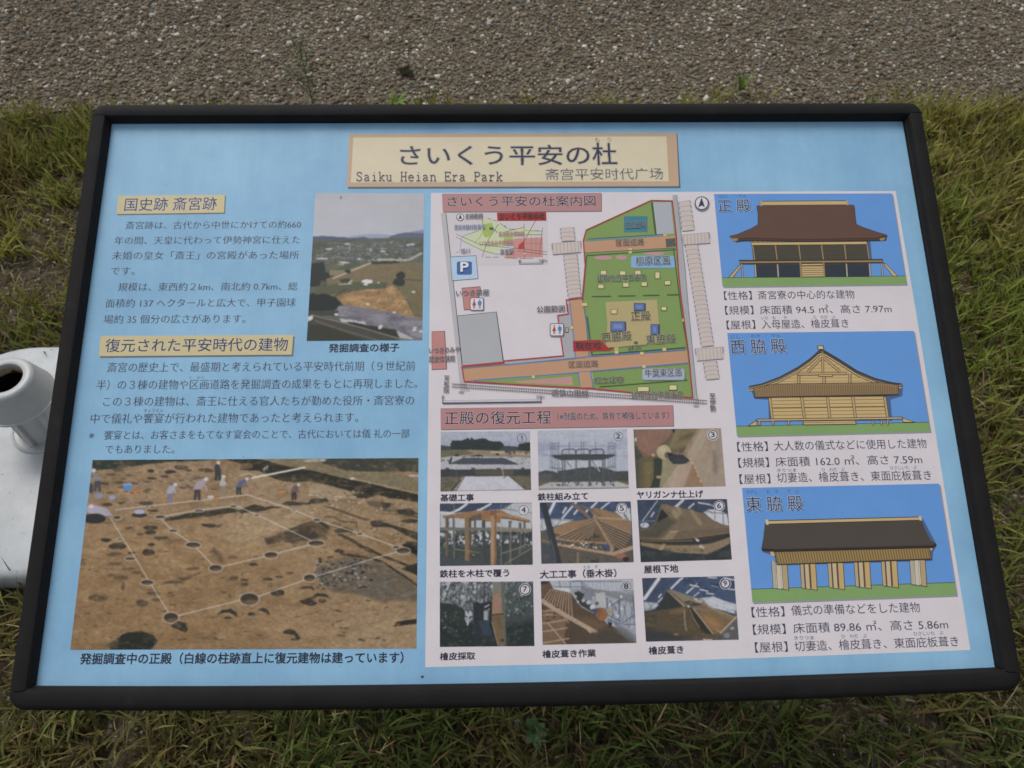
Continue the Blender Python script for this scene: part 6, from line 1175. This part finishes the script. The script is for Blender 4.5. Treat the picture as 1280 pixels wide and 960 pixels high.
# ------------------------------------------------------------------ weeds at the edge of the path and in the lawn
M_WEED = simple('weed_leaf', (.085, .15, .025), .6, .3); M_WEED2 = simple('fresh_weed_leaf', (.13, .22, .03), .6, .3); M_DEAD = simple('dead_leaf', (.02, .02, .012), .9, .1)
def leaf(bm, p, d, L, w, up=.3, n=5):
    p = Vector(p); d = Vector(d).normalized(); s = d.cross(Vector((0, 0, 1)))
    if s.length < .01: s = Vector((1, 0, 0))
    s.normalize(); rows = []
    for k in range(n):
        f = k / (n - 1); ww = w * math.sin(math.pi * (f * .92 + .06)) ** .8; c = p + d * L * f + Vector((0, 0, up * L * (f - f * f)))
        rows.append((bm.verts.new(c - s * ww / 2), bm.verts.new(c + s * ww / 2)))
    for k in range(n - 1): bm.faces.new((rows[k][0], rows[k][1], rows[k + 1][1], rows[k + 1][0]))
def stem(bm, p, q, w):
    p, q = Vector(p), Vector(q); d = (q - p).normalized(); s = d.cross(Vector((.3, -.9, .2))).normalized() * w / 2; u = d.cross(s)
    a = [bm.verts.new(p + x) for x in (s, u, -s, -u)]; b = [bm.verts.new(q + x * .6) for x in (s, u, -s, -u)]
    for i in range(4): bm.faces.new((a[i], a[(i + 1) % 4], b[(i + 1) % 4], b[i]))
def weed(name, label, xy, build, mat):
    bm = bmesh.new(); build(bm, Vector((xy[0], xy[1], 0)))
    tag(bm_obj(name, bm, mat), label, 'weed')
def tall(bm, o):
    top = o + Vector((-.012, .03, .17)); stem(bm, o, top, .0035)
    for f, dx, dy, l in ((.15, -.9, .4, .09), (.22, .8, .5, .06), (.32, -1, .3, .085), (.42, .9, .5, .075), (.55, -.7, .6, .07), (.65, .7, .6, .06), (.78, -.5, .7, .05), (.88, .3, .8, .045)):
        p = o.lerp(top, f); q = p + Vector((dx * l * .5, dy * l * .3, l * .6)); stem(bm, p, q, .0022); leaf(bm, q, (dx, dy * .5, .8), l * .5, .006); leaf(bm, p.lerp(q, .5), (-dx * .3, .5, .8), l * .35, .005)
def rosette(k, L, w, lift=.7):
    def f(bm, o):
        rg = random.Random(k * 7 + 1)
        for i in range(k):
            a = i * 2.399 + rg.uniform(-.3, .3); leaf(bm, o + Vector((0, 0, .004)), (math.cos(a), math.sin(a), lift * rg.uniform(.4, 1.3)), L * rg.uniform(.6, 1.1), w * rg.uniform(.8, 1.2), .5)
    return f
def at(px, py): return ground_xy(px, py)
weed('tall_weed', 'tall thin branching weed growing at the path edge behind the board', at(392, 133), tall, M_WEED)
weed('grass_tuft', 'bright green low weed in the gravel just behind the top of the frame', at(497, 130), rosette(10, .045, .010, .4), M_WEED2)
weed('upright_weed', 'single upright green weed with narrow leaves growing out of the gravel', at(924, 116), rosette(7, .075, .009, 2.2), M_WEED2)
weed('broadleaf_weed', 'small bluish green broad leaf weed in the lawn below the board', at(668, 918), rosette(9, .03, .014, .5), simple('bluish_leaf', (.06, .13, .05), .6, .3))
weed('dead_leaf', 'small dark dead leaf lying on the gravel path', at(508, 93), lambda bm, o: [leaf(bm, o + Vector((.004 * i - .008, .003 * (i % 2), .006)), (math.cos(i * 1.3), math.sin(i * 1.3), .15), .03, .02, .4) for i in range(5)], M_DEAD)
bpy.data.objects['dead_leaf']['category'] = 'leaf'
